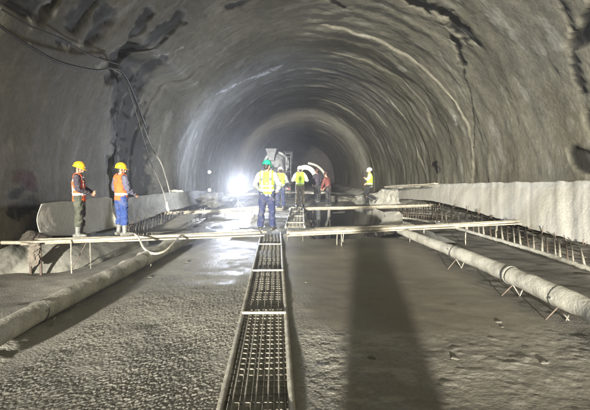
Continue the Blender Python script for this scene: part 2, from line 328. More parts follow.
# ------------------------------------------------------------------ tunnel shell
STEPS = [18.3, 21.6, 25.5, 30, 35, 41, 48, 56, 64]
def build_tunnel():
    ys = np.concatenate([np.arange(-12, 7, .4), np.arange(7, 12, .1), np.arange(12, 32, .055), np.arange(32, 50, .12), np.arange(50, 84.1, .3)])
    th = np.linspace(math.radians(-17), math.radians(197), 420)
    TH, Y = np.meshgrid(th, ys)
    A = TH * TR
    X0 = TCX + TR * np.cos(TH); Z0 = TCZ + TR * np.sin(TH)
    PX, PY = topx(X0, Y, Z0)
    n_big = fbm(A * .22, Y * .22, 3.1, 3); n_mid = fbm(A * .8, Y * 1.1, 7.7, 4); n_fin = fbm(A * 3.1, Y * 3.9, 1.2, 5)
    warp = fbm(A * .35, Y * .3, 11.0, 3) * .38 + fbm(A * 1.6, Y * .7, 4.0, 2) * .08
    phase = (Y + warp) / 1.05
    rib = np.abs(np.sin(PI * phase)) ** 1.6
    ribamp = .038 + .035 * fbm(A * .3, Y * .3, 20., 2)
    left = sstep(math.radians(95), math.radians(125), TH)
    inset = .09 * n_big + .032 * n_mid + .012 * n_fin - rib * ribamp * (1 - .35 * left) * (1 - .4 * sstep(math.radians(100), math.radians(60), TH)) + .03
    # excavation rounds: the shell steps inwards at each round, then widens again
    lo = 6.0; prev = 11.0
    for k, s in enumerate(STEPS):
        e = s + .3 * fbm(A * .4, 2.0 + k, 0, 3) + .09 * fbm(A * 2.1, 5.0 + k, 0, 4)
        nxt = STEPS[k + 1] if k + 1 < len(STEPS) else s + 8
        amp = (.11, .07, .11, .11, .13, .11, .13, .13, .13)[k]
        inside = sstep(e - .06, e + .10, Y) * (1 - sstep(e + .6, nxt - .3, Y))
        inset += amp * inside * np.clip(.55 + .8 * fbm(A * .6, 9.0 + k, 0, 3), .05, 1.3)
    # the smooth near wall on the left ends in a lip; the rock behind it lies deeper
    lipy = 14.5 - 2.2 * sstep(math.radians(165), math.radians(140), TH) + .12 * fbm(A * 1.2, 3.0, 0, 3)
    zone = sstep(math.radians(137), math.radians(146), TH)
    deep = sstep(lipy, lipy + .14, Y) * (1 - sstep(18.5, 22, Y)) * zone
    flat = (1 - sstep(lipy - .1, lipy, Y)) * zone
    inset = inset * (1 - .75 * flat) - .75 * deep
    # smoother sprayed wall on the right
    rr = sstep(math.radians(60), math.radians(35), TH) * sstep(17.5, 15, Y)
    inset = inset * (1 - .5 * rr) * (1 - .45 * sstep(math.radians(120), math.radians(70), TH))
    wet_and_shade = np.zeros_like(Y); dist_noise = fbm(A * 1.3, Y * 1.3, 31., 3) * .7 + fbm(A * 5, Y * 2.2, 37., 5) * .6  # shade of the wall voids painted into the colour, plus stains and seams
    Lp = [((92, -6), (74, 27), 8), ((107, 16), (92, 42), 8), ((152, 14), (117, 58), 5), ((182, 18), (137, 58), 6), ((137, 58), (126, 108), 9), ((128, 60), (124, 190), 14), ((142, 90), (146, 190), 13),
          ((3, 2), (40, 20), 5), ((18, -2), (48, 12), 5), ((60, 40), (75, 47), 4), ((165, 60), (150, 120), 5), ((60, -5), (45, 15), 4),
          ((405, -4), (448, 15), 5), ((440, 8), (478, 46), 5), ((453, 38), (462, 64), 3), ((463, 70), (472, 104), .7), ((472, 104), (474, 150), .5),
          ((557, -4), (571, 30), 2.5), ((571, 30), (580, 92), 2.5), ((582, 36), (596, 4), 11), ((576, 150), (596, 176), 7), ((590, 120), (600, 150), 8), ((434, 164), (438, 170), 2.5),
          ((230, 8), (250, 2), 3), ((330, -2), (345, 6), 2), ((16, 212), (32, 204), 7), ((14, 196), (24, 186), 4), ((22, 186), (34, 190), 3)]
    for a, b, r in Lp:
        d = segdist(PX, PY, a, b) + dist_noise * r * .75
        k = sstep(r * 1.25, r * .75, d) * (Y > 3)
        wet_and_shade = np.maximum(wet_and_shade, k * .93); inset -= .07 * k * min(1, r / 6) * (0.25 if a[1] > 165 and a[0] < 60 else 1)
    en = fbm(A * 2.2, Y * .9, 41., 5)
    recess_shade = sstep(109.5, 112.5, PX + 1.5 * en) * sstep(163, 146, PX + 11 * en + .12 * (PY - 120)) * sstep(62, 78, PY + 8 * en + .25 * (PX - 120)) * sstep(206, 198, PY) * (Y > 9)  # shade in the left recess, painted as dark colour
    wet_and_shade = np.maximum(wet_and_shade, .95 * recess_shade)
    # long curved crack lines and thin dark seams between ribs
    seam = sstep(.05, .005, rib) * sstep(-.1, .5, fbm(A * .35, Y * .5, 44., 3)) * .3
    wet_and_shade = np.maximum(wet_and_shade, seam * (1 - flat))
    rust = sstep(11, 5, segdist(PX, PY, (24, 178), (30, 184)) + dist_noise * 4) * (Y > 3)
    pale = sstep(.55, .95, fbm(A * .9, Y * 2.5, 52., 4)) * .2
    for a, b, r in [((214, 91), (236, 84), 2.2), ((236, 84), (282, 66), 1.5), ((158, 60), (185, 48), 1.2), ((52, 22), (58, 12), 4), ((66, 50), (82, 44), 6), ((29, 45), (30, 20), 2), ((455, 115), (457, 125), 2), ((100, 68), (106, 62), 3)]:
        pale = np.maximum(pale, .75 * sstep(r, r * .4, segdist(PX, PY, a, b) + np.abs(fbm(A * 6, Y * 6, 3., 3)) * r))
    # grey shell beyond the first crosswall is older and greyer; void and recess shade painted dark, pale marks added
    R = TR - inset + 3.2 * sstep(8.5, -.5, Y)  # unseen end flared so light from behind reaches further in
    me = grid_mesh('tunnel_shell', TCX + R * np.cos(TH), Y + .12 * n_mid * (Y > 9), TCZ + R * np.sin(TH), flip=False)
    attr(me, 'wet_and_shade', wet_and_shade); attr(me, 'rust', rust); attr(me, 'pale', pale)
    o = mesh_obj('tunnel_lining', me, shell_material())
    tag(o, 'rough grey sprayed concrete tunnel lining arching over the whole site', 'tunnel')
build_tunnel()
# far heading closing the tunnel
def build_face():
    r = np.linspace(0, 7.6, 30); a = np.linspace(0, 2 * PI, 60)
    Rr, Aa = np.meshgrid(r, a); X = TCX + Rr * np.cos(Aa); Z = TCZ + Rr * np.sin(Aa)
    Y = 83.5 + fbm(X * .5, Z * .5, 2., 4) * .5
    tag(mesh_obj('rock_face', grid_mesh('rock_face', X, Y, Z), mat('dark_rock', (.10, .09, .08), (.05, .045, .04), .9, 1, .8, 4)), 'dark rock face closing the far end of the tunnel', 'rock face')
build_face()

# ------------------------------------------------------------------ ground
ZF = -.40
_a, _b = onz(255.5, 410, -.4), onz(271.4, 233, -.4)
def walk_x(y): return _a.x + (y - _a.y) * (_b.x - _a.x) / (_b.y - _a.y)
def ground_h(X, Y):
    PX, PY = topx(X, Y, np.full_like(X, ZF))
    big = fbm(X * .5, Y * .5, 2.2, 3)
    # pebbly, freshly poured strip left of the walkway and a little right of it
    wx = walk_x(Y)
    left_edge = -2.75 + .05 * Y
    peb = sstep(wx + .15, wx - .2, X) * sstep(left_edge - .25, left_edge + .1, X) * sstep(10.2, 7.2, Y + .8 * big)
    right_peb = sstep(wx, wx + .25, X) * sstep(.45, .1, X + .25 * big) * sstep(7.5, 5.5, Y)
    peb = np.maximum(peb, right_peb * .6)
    w1, h1 = worley(X / .025 + .6 * fbm(X * 9, Y * 9, 1., 2), Y / .030 + .5 * fbm(X * 7, Y * 7, 5., 2))
    w2, h2 = worley(X / .018, Y / .02)
    stones = (np.clip(.62 - w1, 0, 1) * (.0125 + .007 * h1) + np.clip(.6 - w2, 0, 1) * .005) * peb * (1 + .35 * fbm(X * 1.5, Y * 1.5, 91., 3))
    # churned, foot-marked slurry in front on the right
    lump = sstep(5.5, 4.6, Y + .35 * big - .12 * (X - 1.5)) * sstep(wx + .2, wx + .6, X)
    n = fbm(X * 3.4, Y * 3.2, 9., 5); rdg = 1 - np.abs(fbm(X * 2.0 + Y * .6, Y * 5.0, 19., 4))
    churn = lump * (.0036 * n + .0 * (np.clip(rdg, .6, 1) - .8) + .0022 * fbm(X * 16, Y * 16, 4., 4) + .010 * np.clip(fbm(X * 6, Y * 8, 14., 2) - .55, 0, 1))
    # muddy margins beside the pipes, and the benches outside them
    mr = sstep(2.9, 3.4, X + .1 * n) * sstep(-14, 0, Y); ml = sstep(-2.75, -3.2, X + .1 * n)
    margin = mr * (.012 * n - .02) + ml * (.02 * fbm(X * 1.2, Y * .8, 5., 4) + .05)
    rise = -sstep(-3.4, -4.1, X + .12 * n) * .38 + sstep(-5.2, -6.2, X) * .1 - sstep(3.6, 4.4, X + .1 * n) * .16 + sstep(6.2, 7.4, X) * .35
    far = sstep(11, 14, Y)
    far_n = far * .10 * fbm(X * .9, Y * .5, 33., 4) * .8
    pool = sstep(.35, .8, X + .2 * n) * sstep(4.4, 3.8, X + .2 * n) * sstep(12.2, 12.8, Y + .2 * n) * sstep(26, 24, Y)
    trowel = .006 * fbm(X * 1.7, Y * 1.7, 3.3, 3)
    z = ZF + stones + churn + margin + rise + far_n - .16 * pool + trowel + .012 * big
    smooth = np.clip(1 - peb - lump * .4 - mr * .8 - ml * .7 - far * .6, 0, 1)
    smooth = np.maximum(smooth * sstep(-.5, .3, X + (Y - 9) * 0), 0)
    wet_and_shade = sstep(-3.2, -2.0, X + .3 * n) * sstep(wx + .1, wx - .1, X) * sstep(6.3, 8.6, Y + .9 * n)
    rough = .85 - .42 * smooth - .42 * wet_and_shade * (.7 + .3 * n) - .25 * lump * sstep(.2, -.3, n) - .25 * pool
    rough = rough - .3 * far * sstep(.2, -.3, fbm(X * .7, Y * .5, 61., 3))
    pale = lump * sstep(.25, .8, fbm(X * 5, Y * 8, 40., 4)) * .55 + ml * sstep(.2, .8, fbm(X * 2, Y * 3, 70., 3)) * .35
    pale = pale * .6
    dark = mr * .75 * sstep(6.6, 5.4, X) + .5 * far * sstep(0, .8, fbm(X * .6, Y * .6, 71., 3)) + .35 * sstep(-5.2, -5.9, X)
    return z, smooth, np.clip(rough, .12, 1), np.clip(pale, 0, 1), np.clip(dark, 0, .9)
def build_ground():
    ysn = [2.2]
    while ysn[-1] < 14: ysn.append(ysn[-1] + max(.009, .0032 * ysn[-1] * (ysn[-1] / 3.2) ** .8))
    ys = np.array(list(np.arange(-14, 2.2, .35)) + ysn + list(np.arange(ysn[-1] + .08, 30, .09)) + list(np.arange(30, 84.5, .5)))
    xs = np.concatenate([np.arange(-9, -3.2, .06), np.arange(-3.2, .9, .0105), np.arange(.9, 3.4, .018), np.arange(3.4, 9.6, .06)])
    X, Y = np.meshgrid(xs, ys)
    Z, sm, ro, pa, da = ground_h(X, Y)
    me = grid_mesh('ground', X, Y, Z)
    attr(me, 'smooth', sm); attr(me, 'rough', ro); attr(me, 'pale', pa); attr(me, 'dark', da)
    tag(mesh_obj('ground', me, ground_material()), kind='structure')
build_ground()
def gz(x, y): return float(ground_h(np.array([[x]], float), np.array([[y]], float))[0][0, 0])
mw = bpy.data.materials.new('dark_water'); mw.use_nodes = True; b_ = mw.node_tree.nodes['Principled BSDF']
b_.inputs['Base Color'].default_value = (.02, .022, .024, 1); b_.inputs['Roughness'].default_value = .06
nzw = mw.node_tree.nodes.new('ShaderNodeTexNoise'); nzw.inputs['Scale'].default_value = 3
bpw = mw.node_tree.nodes.new('ShaderNodeBump'); bpw.inputs['Strength'].default_value = .15; bpw.inputs['Distance'].default_value = .02
mw.node_tree.links.new(nzw.outputs[0], bpw.inputs['Height']); mw.node_tree.links.new(bpw.outputs[0], b_.inputs['Normal'])
Xw, Yw = np.meshgrid(np.linspace(.2, 4.6, 20), np.linspace(12, 26.5, 40))
tag(mesh_obj('water', grid_mesh('water', Xw, Yw, Xw * 0 - .485), mw), kind='structure')

# ------------------------------------------------------------------ ladder walkway
def ladder(name, label, p0, p1, w0, w1, y_ties, zz=0.0, fine=.1, nlong=5):
    t = thing(name, label, 'walkway', (p0[0], p0[1], zz))
    o = Vector((p0[0], p0[1], zz)); a = Vector((p0[0], p0[1], 0)) - Vector((o.x, o.y, 0)); b = Vector((p1[0], p1[1], 0)) - Vector((o.x, o.y, 0))
    L = (b - a).length; dr = (b - a).normalized(); sd_ = Vector((dr.y, -dr.x, 0))
    for s, sn in ((-1, 3), (1, 9)):
        bm = bmesh.new(); pts = wobbly(a + sd_ * s * w0 / 2 + Vector((0, 0, .0)), b + sd_ * s * w1 / 2, 26, .012, sn)
        loft(bm, pts, .028, seg=12); mesh_obj('side_rail', bm, M['rail'], t)
    for k in range(nlong):
        f = (k + 1) / (nlong + 1) * 2 - 1
        bm = bmesh.new(); loft(bm, wobbly(a + sd_ * f * w0 / 2 + Vector((0, 0, .012)), b + sd_ * f * w1 / 2 + Vector((0, 0, .012)), 30, .008, k * 3.3), .0085, seg=6)
        mesh_obj('lengthwise_bar', bm, M['rebar_pale'], t)
    for y in y_ties:
        bm = bmesh.new(); q = a + dr * (y - o.y); f = (y - o.y) / L; ww = w0 + (w1 - w0) * f
        loft(bm, [q - sd_ * ww / 2 + Vector((0, 0, .03)), q + sd_ * ww / 2 + Vector((0, random.uniform(-.02, .02), .03))], .018, seg=8)
        mesh_obj('cross_tie', bm, M['rail'], t)
    bm = bmesh.new(); n = int(L / fine)
    for k in range(n):
        q = a + dr * (k + .5) * fine + Vector((0, 0, -.012)); ww = w0 + (w1 - w0) * k / n
        j = random.uniform(-.012, .012)
        loft(bm, [q - sd_ * ww / 2 + dr * j, q + Vector((0, 0, random.uniform(-.012, .002))), q + sd_ * ww / 2 - dr * j], .0075, seg=5)
    for k in range(nlong * 2 + 1):
        f = (k + 1) / (nlong * 2 + 2) * 2 - 1
        if k % 2: continue
        loft(bm, [a + sd_ * f * w0 / 2 + Vector((0, 0, -.02)), b + sd_ * f * w1 / 2 + Vector((0, 0, -.02))], .006, seg=5)
    for k in range(0, n, 20):   # little stools the walkway stands on
        q = a + dr * (k + .5) * fine
        for s in (-1, 1): loft(bm, [q + sd_ * s * .2 + Vector((0, 0, -.01)), q + sd_ * s * .22 + Vector((0, 0, -.12 if zz < -.1 else -.45))], .008, seg=5)
    mesh_obj('mesh_panel', bm, M['grate'], t)
    return t
WA, WB = onz(255.5, 410, -.375), onz(271.4, 233, -.375)
WD = (WB - WA) / (WB.y - WA.y); WA = WA - WD * (WA.y - 1.0)
ladder('grating_walkway', 'long narrow steel mesh walkway with pale tube rails running from the foreground', (WA.x, WA.y), (WB.x, WB.y), .54, .60, (3.05, 5.4, 7.85, 10.9), -.375, .118)
ladder('grating_walkway', 'short far mesh walkway between the two cross beams', (.0, 11.6), (.12, 19.0), .52, .52, (12.5, 14.5, 16.5, 18.4), 0, .2, 4)

# ------------------------------------------------------------------ cross beams (pairs of poles over a board)
def crossbeam(label, p0, p1, extra=None, gap=.1, r=.036, board=True, name='plank_bridge', seed=0, bw=.26):
    p0, p1 = Vector(p0), Vector(p1); t = thing(name, label, 'plank bridge', (p0.x, p0.y, p0.z))
    a = Vector((0, 0, 0)); b = p1 - p0; dr = b.normalized(); sd_ = Vector((-dr.y, dr.x, 0)).normalized()
    for k, s in enumerate((-1, 1)):
        e = (extra or [0, 0])[k]
        bm = bmesh.new(); loft(bm, wobbly(a + sd_ * s * gap - dr * e, b + sd_ * s * gap * .8 + dr * random.uniform(-.3, .15), 22, .022, seed + k * 5), [r * (1.1 - .3 * i / 21) for i in range(22)], seg=10)
        mesh_obj('pole', bm, M['pole'], t)
    if board:
        bm = bmesh.new(); n = 3; L = b.length
        for k in range(n):
            c = a + dr * L * (k + .5) / n + Vector((0, 0, -.05 - .004 * k)) + sd_ * random.uniform(-.02, .02)
            box(bm, c, (L / n * 1.04, bw, .03), Euler((random.uniform(-.02, .02), 0, math.atan2(dr.y, dr.x))), .005)
        mesh_obj('board', bm, M['board'], t, smooth=False)
    return t
zb = .0
pL0 = onz(24, 241.5, zb); pL1 = onz(262, 232.5, zb)
def on_left_beam(px):
    k = (px - 295) / onz(px, 238, 0).y * 0 + ray(px, 238).x / ray(px, 238).y; d = pL1 - pL0; f = (k * pL0.y - pL0.x) / (d.x - k * d.y); return pL0 + d * f
crossbeam('pale plank bridge on the left carrying the two workers in orange vests', pL0, pL1, [.9, 0], seed=1)
pR0 = onz(288, 233.5, zb); pR1 = P(522, 221, 12.6)
crossbeam('long pale plank bridge on the right reaching over the rebar strip', pR0, pR1, seed=4)
crossbeam('far plank bridge on the left beneath the floodlight', P(165, 213, 17.2), P(281, 208, 18.6), seed=7, r=.05, bw=.4)
crossbeam('far plank bridge on the right carrying the striding worker', P(290, 209, 18.4), P(436, 205, 20.5), seed=9, r=.045, bw=.4)
crossbeam('upper plank bridge close to the right cloth beyond the others', P(385, 187, 24), P(438, 183.5, 19.5), seed=12, r=.035, bw=.25)
crossbeam('plank bridge behind the floodlight further up the tunnel', P(205, 196, 26), P(290, 192, 31), seed=14, r=.05, bw=.5)
crossbeam('plank bridge under the photographer at the near end of the walkway', (-3.6, -1.75, 0), (4.5, -1.85, 0), seed=19, r=.04, bw=.34)

# legs / hangers under the beams, each its own thing
def stake(label, p0, p1, r=.012, m='rebar_pale', name='steel_stake', group=None):
    bm = bmesh.new(); p0, p1 = Vector(p0), Vector(p1)
    loft(bm, wobbly((0, 0, 0), p1 - p0, 6, .008, p0.x), r, seg=7)
    o = mesh_obj(name, bm, M[m]); o.location = p0; tag(o, label, 'stake', group); return o
def drop(px, py, d, h): q = P(px, py, d); return q, q - Vector((0, 0, h))
G = 'stakes holding up the plank bridges'
a = P(71, 240, 9.2); stake('tall thin stake under the left plank bridge below the first orange worker', a, Vector((a.x + .02, a.y - .05, -.85)), .015, group=G)
a = P(88, 240, 9.6); stake('short stake leaning outward under the left plank bridge', a, Vector((a.x - .35, a.y - .2, -.8)), .011, 'rebar', group=G)
a = P(90, 239, 9.7); stake('thin upright stake right of the tall one under the left plank bridge', a, Vector((a.x, a.y, -.8)), .010, group=G)
for k, (px, lab) in enumerate(((30, 'dark post under the outer end of the left plank bridge'), (40, 'dark post just right of the outermost left post'))):
    a = P(px, 243, 9.0); stake(lab, a, Vector((a.x, a.y, -.8)), .03, 'rebar', group=G)
for k, (px, dx) in enumerate(((337, 0), (341, .02), (344, -.03))):
    a = P(px, 231, 10.9); stake(('first', 'longest', 'last bent')[k] + ' of three tie bars hanging in fresh concrete under the right plank bridge', a + Vector((0, 0, .06)), Vector((a.x + dx, a.y, (-.38, -.42, -.3)[k])), .012, group=G)
for k, px in enumerate((410, 424, 466, 497)):
    a = P(px, 228 - (px - 410) * .06, 11.5 + k * .3); stake(('nearest', 'second', 'third', 'outermost')[k] + ' upright stake under the right plank bridge past the pipe', a, Vector((a.x, a.y, -.6)), .014, group=G)
for k, (px, d) in enumerate(((313, 18.7), (330, 18.9), (372, 19.4), (398, 19.8), (416, 20.1), (200, 17.6), (225, 17.9), (252, 18.2))):
    a = P(px, 208, d); stake(('slim stake below the far right plank bridge, x ' if 0 else ['slim stake by the far walkway under the far right bridge', 'slim stake under the maroon jacket worker', 'slim stake under the striding worker', 'slim stake right of the striding worker', 'slim stake at the outer end of the far right bridge', 'stake under the left end of the far left bridge', 'middle stake of the far left bridge', 'stake of the far left bridge nearest the green helmet worker'][k]), a, Vector((a.x, a.y, -.45)), .02, 'rebar', group=G)

# ------------------------------------------------------------------ long pipes with their chairs
def long_pipe(label, pts, rads, m1, seed=0):
    t = thing('concrete_pipe', label, 'pipe', pts[0]); o = Vector(pts[0])
    P2 = spline([Vector(p) - o for p in pts], 40); n = len(P2)
    rr = np.interp(np.linspace(0, 1, n), np.linspace(0, 1, len(rads)), rads)
    bm = bmesh.new(); rings = loft(bm, P2, list(rr), seg=28)
    for i, ring in enumerate(rings):
        c = P2[min(i, n - 1)]
        for j, v in enumerate(ring):
            d = float(fbm(v.co.x * 7 + seed, v.co.y * 5, v.co.z * 7, 3)) * .004 + float(vn(v.co.x * 2 + seed, v.co.y * 2.2, 1)) * .006
            v.co += (v.co - c).normalized() * d
    mesh_obj('pipe_body', bm, m1, t)
    return t, o
lp = [onz(-60, 372, -.21), onz(0, 333, -.21), onz(60, 301, -.21), onz(120, 271.5, -.21), onz(178, 243, -.21), onz(196, 234.5, -.21)]
t, o = long_pipe('mud crusted pipe on the left lying beside the wide black shadow', lp, [.125] * 6, M['pipe'], 3)
rp = [P(640, 344, 4.1), P(590, 313, 4.75), P(540, 289, 5.7), P(494, 268, 6.95), P(450, 249.5, 8.7), P(416, 237, 10.7), P(398, 231.5, 12.1)]
rp = [Vector((p.x, p.y, -.09)) for p in [onz(640, 340, -.09), onz(590, 311, -.09), onz(540, 288, -.09), onz(494, 268, -.09), onz(450, 250, -.09), onz(416, 237, -.09), onz(400, 230.5, -.09)]]
t2, o2 = long_pipe('whitewashed pipe on the right running from the foreground to the plank bridge', rp, [.135, .132, .128, .122, .115, .108, .10], M['pipe'], 8)
def along(pts, f):
    q = spline(pts, 20); i = f * (len(q) - 1); k = int(min(i, len(q) - 2)); return q[k].lerp(q[k + 1], i - k)
for tt, oo, pts, r, fs in ((t2, o2, rp, .132, (.44,)),):
    for f in fs:
        c = along(pts, f); d = (along(pts, f + .02) - c).normalized()
        bm = bmesh.new(); loft(bm, [c - oo - d * .045, c - oo - d * .035, c - oo + d * .035, c - oo + d * .045], [r * .96, r * 1.07, r * 1.07, r * .96], seg=24)
        mesh_obj('coupling', bm, M['pipe_dark'], tt)
def chair(label, c, r, d, seed):
    rs = random.Random(seed); t = thing('pipe_stand', label, 'pipe stand', (c.x, c.y, ZF), math.atan2(d.y, d.x) - PI / 2, 'crossed bar stands under the pipes')
    h = c.z - ZF
    for s in (-1, 1):
        bm = bmesh.new(); loft(bm, [(s * .17 * rs.uniform(.8, 1.2), rs.uniform(-.06, .06), -.02), (0, 0, h - r - .005), (-s * .13 * rs.uniform(.8, 1.2), rs.uniform(-.08, .08), h + r * rs.uniform(.0, .5))], .009, seg=7)
        mesh_obj('bar', bm, M['rebar_pale' if s > 0 else 'rebar'], t)
    bm = bmesh.new(); loft(bm, [(.12, .03, -.03), (.16 + .04 * s, .0, h * .7)], .008, seg=7); mesh_obj('short_bar', bm, M['rebar_pale'], t)
    bm = bmesh.new(); loft(bm, [(r * math.cos(a) * 1.06, .02 * math.sin(a * 2), h + r * 1.06 * math.sin(a)) for a in np.linspace(0, 2 * PI, 18)], .005, seg=5); mesh_obj('wire_loop', bm, M['cable'], t)
names = (['crossed bar stand under the left pipe nearest the camera', 'crossed bar stand under the left pipe close to the plank bridge'],
         ['crossed bar stand under the right pipe nearest the camera', 'crossed bar stand under the middle of the right pipe', 'crossed bar stand under the right pipe close to the plank bridge'])
for q, (pts, r, pxs) in enumerate(((lp, .125, (.33, .66)), (rp, .128, (.27, .43, .64)))):
    for k, f in enumerate(pxs):
        c = along(pts, f); chair(names[q][k], c, r, (along(pts, f + .02) - c).normalized(), k * 7 + q)

# ------------------------------------------------------------------ cloth membranes
def ribbon(name, m, top, bot, nu, nv, amp, fold, label, cat, seed, thick=.012, mats=None, strip=None, parent=None, curve=0.0):
    T = spline(top, 24); B = spline(bot, 24); n = nu
    def samp(Q, f): i = f * (len(Q) - 1); k = int(min(i, len(Q) - 2)); return Q[k].lerp(Q[k + 1], i - k)
    X = np.zeros((nv, n)); Y = X.copy(); Z = X.copy(); U = X.copy(); V = X.copy()
    for i in range(n):
        a = samp(T, i / (n - 1)); b = samp(B, i / (n - 1))
        for j in range(nv):
            v = j / (nv - 1); p = a.lerp(b, v); s = math.sin(v * PI) * curve
            X[j, i], Y[j, i], Z[j, i] = p.x + s * (1 if p.x < 0 else -1) * -1, p.y, p.z - s * .4
            U[j, i] = i / (n - 1); V[j, i] = v
    Lm = sum((T[i + 1] - T[i]).length for i in range(len(T) - 1))
    u = U * Lm
    f1 = fbm(u * fold + V * 1.1 * fold, V * .9, seed, 3) * amp + fbm(u * fold * 3.2 - V * 1.8, V * 1.6, seed + 4., 3) * amp * .35
    sgn = 1 if np.mean(X) < 0 else -1
    X = X + f1 * sgn; Y = Y - f1 * .35; Z = Z + .25 * f1 * (V < .02) + fbm(u * 1.4, 0, seed, 3) * .02
    me = grid_mesh(name, X, Y, Z)
    o = mesh_obj(name, me, mats or m, parent)
    if strip:
        idx = np.repeat((V[:-1, :-1] < strip)[:, :], 1).reshape(-1)
        me.polygons.foreach_set('material_index', idx.astype(np.int32)); me.update()
    md = o.modifiers.new('thickness', 'SOLIDIFY'); md.thickness = thick; md.offset = 0
    if label: tag(o, label, cat)
    return o
def rcurve(pxs): return [wallpt(px, py, ins) for px, py, ins in pxs]
# right cloth: leans against the tunnel foot, white strip along its top edge
rt = [Vector((7.55, 5.2, 1.32)), Vector((7.55, 8.0, 1.30)), P(590, 181, 10.9), P(540, 181.5, 13.1), P(495, 182.5, 16.0), P(455, 183.5, 19.6), P(430, 184, 23), P(405, 184.5, 28), P(385, 186, 34)]
rb_ = [Vector((6.45, 5.0, .0)), Vector((6.4, 8.0, -.0)), P(590, 245, 9.3), P(540, 231, 11.3), P(495, 218, 14.4), P(455, 206, 18.3), P(430, 201, 22), P(405, 199, 27), P(385, 200, 33)]
ribbon('wall_cloth', None, rt, rb_, 420, 44, .014, .5, 'beige cloth sheet with white top strip leaning along the right tunnel foot', 'cloth sheet', 3., mats=[M['membrane'], M['membrane_white']], strip=.15, curve=-.03)
ribbon('wall_cloth', M['membrane_dark'], [P(398, 189, 27), P(388, 188, 27.5), P(372, 193, 28), P(356, 196, 29)], [P(400, 204, 26.5), P(385, 205, 27), P(368, 205, 27.5), P(354, 204, 28)], 90, 24, .12, 1.6, 'crumpled pale plastic sheet behind the striding worker', 'cloth sheet', 9.)
# left cloths
ribbon('wall_cloth', None, [P(41, 204.5, 9.9), P(62, 202, 10.7), P(85, 200, 11.8), P(106, 197.5, 13.0), P(112, 199, 13.4)], [P(41, 236, 9.7), P(62, 236, 10.4), P(85, 234, 11.5), P(106, 230, 12.8), P(122, 226, 13.4)], 130, 40, .02, 1.0, 'pale stiff cloth sheet standing behind the two workers in orange vests', 'cloth sheet', 15., mats=[M['membrane']], curve=.1)
ribbon('wall_cloth', None, [P(-30, 262, 8.2), P(8, 246, 9.0), P(30, 240, 9.8), P(60, 241, 10.2), P(95, 239, 11.2), P(135, 232, 13.5)], [P(-30, 290, 8.2), P(8, 279, 8.8), P(40, 276, 9.1), P(75, 269, 9.7), P(110, 259, 10.9), P(150, 245, 13.0)], 150, 40, .05, .8, 'drooping muddy sheet on the ground beneath the left plank bridge', 'cloth sheet', 25., mats=[M['membrane_dark']], curve=-.12)
ribbon('wall_cloth', None, [P(112, 199, 14.6), P(135, 196, 16.2), P(160, 193.5, 18.5), P(190, 191, 22.5), P(215, 190.5, 28)], [P(116, 228, 13.8), P(138, 222, 15.6), P(162, 213, 18), P(190, 206, 22), P(215, 200, 27.5)], 160, 30, .04, .6, 'dark grey sheet along the left tunnel foot past the workers', 'cloth sheet', 35., mats=[M['membrane_dark']], curve=.08)
ribbon('wall_cloth', None, [P(158, 227, 14.0), P(178, 216, 15.5), P(196, 214, 16.2)], [P(140, 233, 12.9), P(165, 232, 13.2), P(188, 230, 13.6)], 50, 20, .1, 1.5, 'grey flap of sheeting lying over the left bars past the plank bridge', 'cloth sheet', 45., mats=[M['membrane_dark']])
ribbon('wall_cloth', None, [P(236, 222, 14.5), P(252, 214, 15.5), P(264, 219, 15)], [P(232, 230, 12.8), P(250, 229, 12.9), P(264, 229, 12.9)], 40, 20, .1, 2.5, 'crumpled white sheeting beside the green helmet worker on the ground', 'cloth sheet', 55., mats=[M['membrane_white']])
ribbon('wall_cloth', None, [P(386, 212, 17.0), P(398, 211, 17.2), P(404, 214, 17.2)], [P(380, 224, 14.6), P(394, 225, 14.4), P(402, 224, 14.6)], 36, 20, .08, 2.5, 'white sheeting flap under the far right plank bridge', 'cloth sheet', 65., mats=[M['membrane']])
# muddy cloth thrown over the left end of the bridge
ribbon('cloth_bundle', M['cloth_sack'], [P(16, 233, 10.2), P(24, 229, 10.2), P(34, 230, 10.2), P(46, 236, 10.2)], [P(18, 243, 8.95), P(26, 243.5, 8.95), P(34, 243, 9.0), P(44, 242.5, 9.1)], 60, 30, .06, 4.5, 'muddy pinkish cloth thrown over the outer end of the left plank bridge', 'cloth', 75., curve=-.16)
ribbon('hanging_rag', M['cloth_sack'], [P(29, 243, 8.9), P(35, 243, 8.9), P(40, 243, 8.95)], [P(28, 263, 8.9), P(34, 266, 8.9), P(38, 258, 8.95)], 24, 30, .05, 7, 'limp rag hanging from the outer end of the left plank bridge', 'rag', 85.)
def lump(name, label, cat, c, s, m, seed, sub=4, amp=.22, freq=1.6):
    bm = bmesh.new(); bmesh.ops.create_icosphere(bm, subdivisions=sub, radius=1)
    co = np.array([v.co[:] for v in bm.verts]); n = fbm(co[:, 0] * freq + seed, co[:, 1] * freq, co[:, 2] * freq, 4)
    for v, k in zip(bm.verts, n): v.co = Vector((v.co.x * s[0], v.co.y * s[1], v.co.z * s[2])) * (1 + amp * float(k))
    o = mesh_obj(name, bm, m); o.location = c; tag(o, label, cat); return o
for k, (px, py, s, lab) in enumerate(((498, 323, .05, 'dark stone in the slurry beside the right pipe'), (502, 328, .025, 'small pale pebble right of the dark stone'), (372, 358, .05, 'pale lump in the slurry right of the shadow band'), (544, 364, .055, 'lone lump near the right edge of the slurry'), (455, 360, .045, 'low lump in the middle of the right slurry'), (187, 262, .06, 'small pale debris lump beside the end of the left shadow'), (150, 277, .05, 'muddy clod next to the left pipe'), (306, 282, .03, 'tiny clod right of the walkway in smooth concrete'), (560, 286, .05, 'grey stone behind the right pipe'))):
    q = onz(px, py, ZF); z_ = gz(q.x, q.y); lump('stone', lab, 'stone', (q.x, q.y, z_ + s * .02), (s * .8, s * .65, s * .3), M['stone'], k * 3.1, 3, .35)

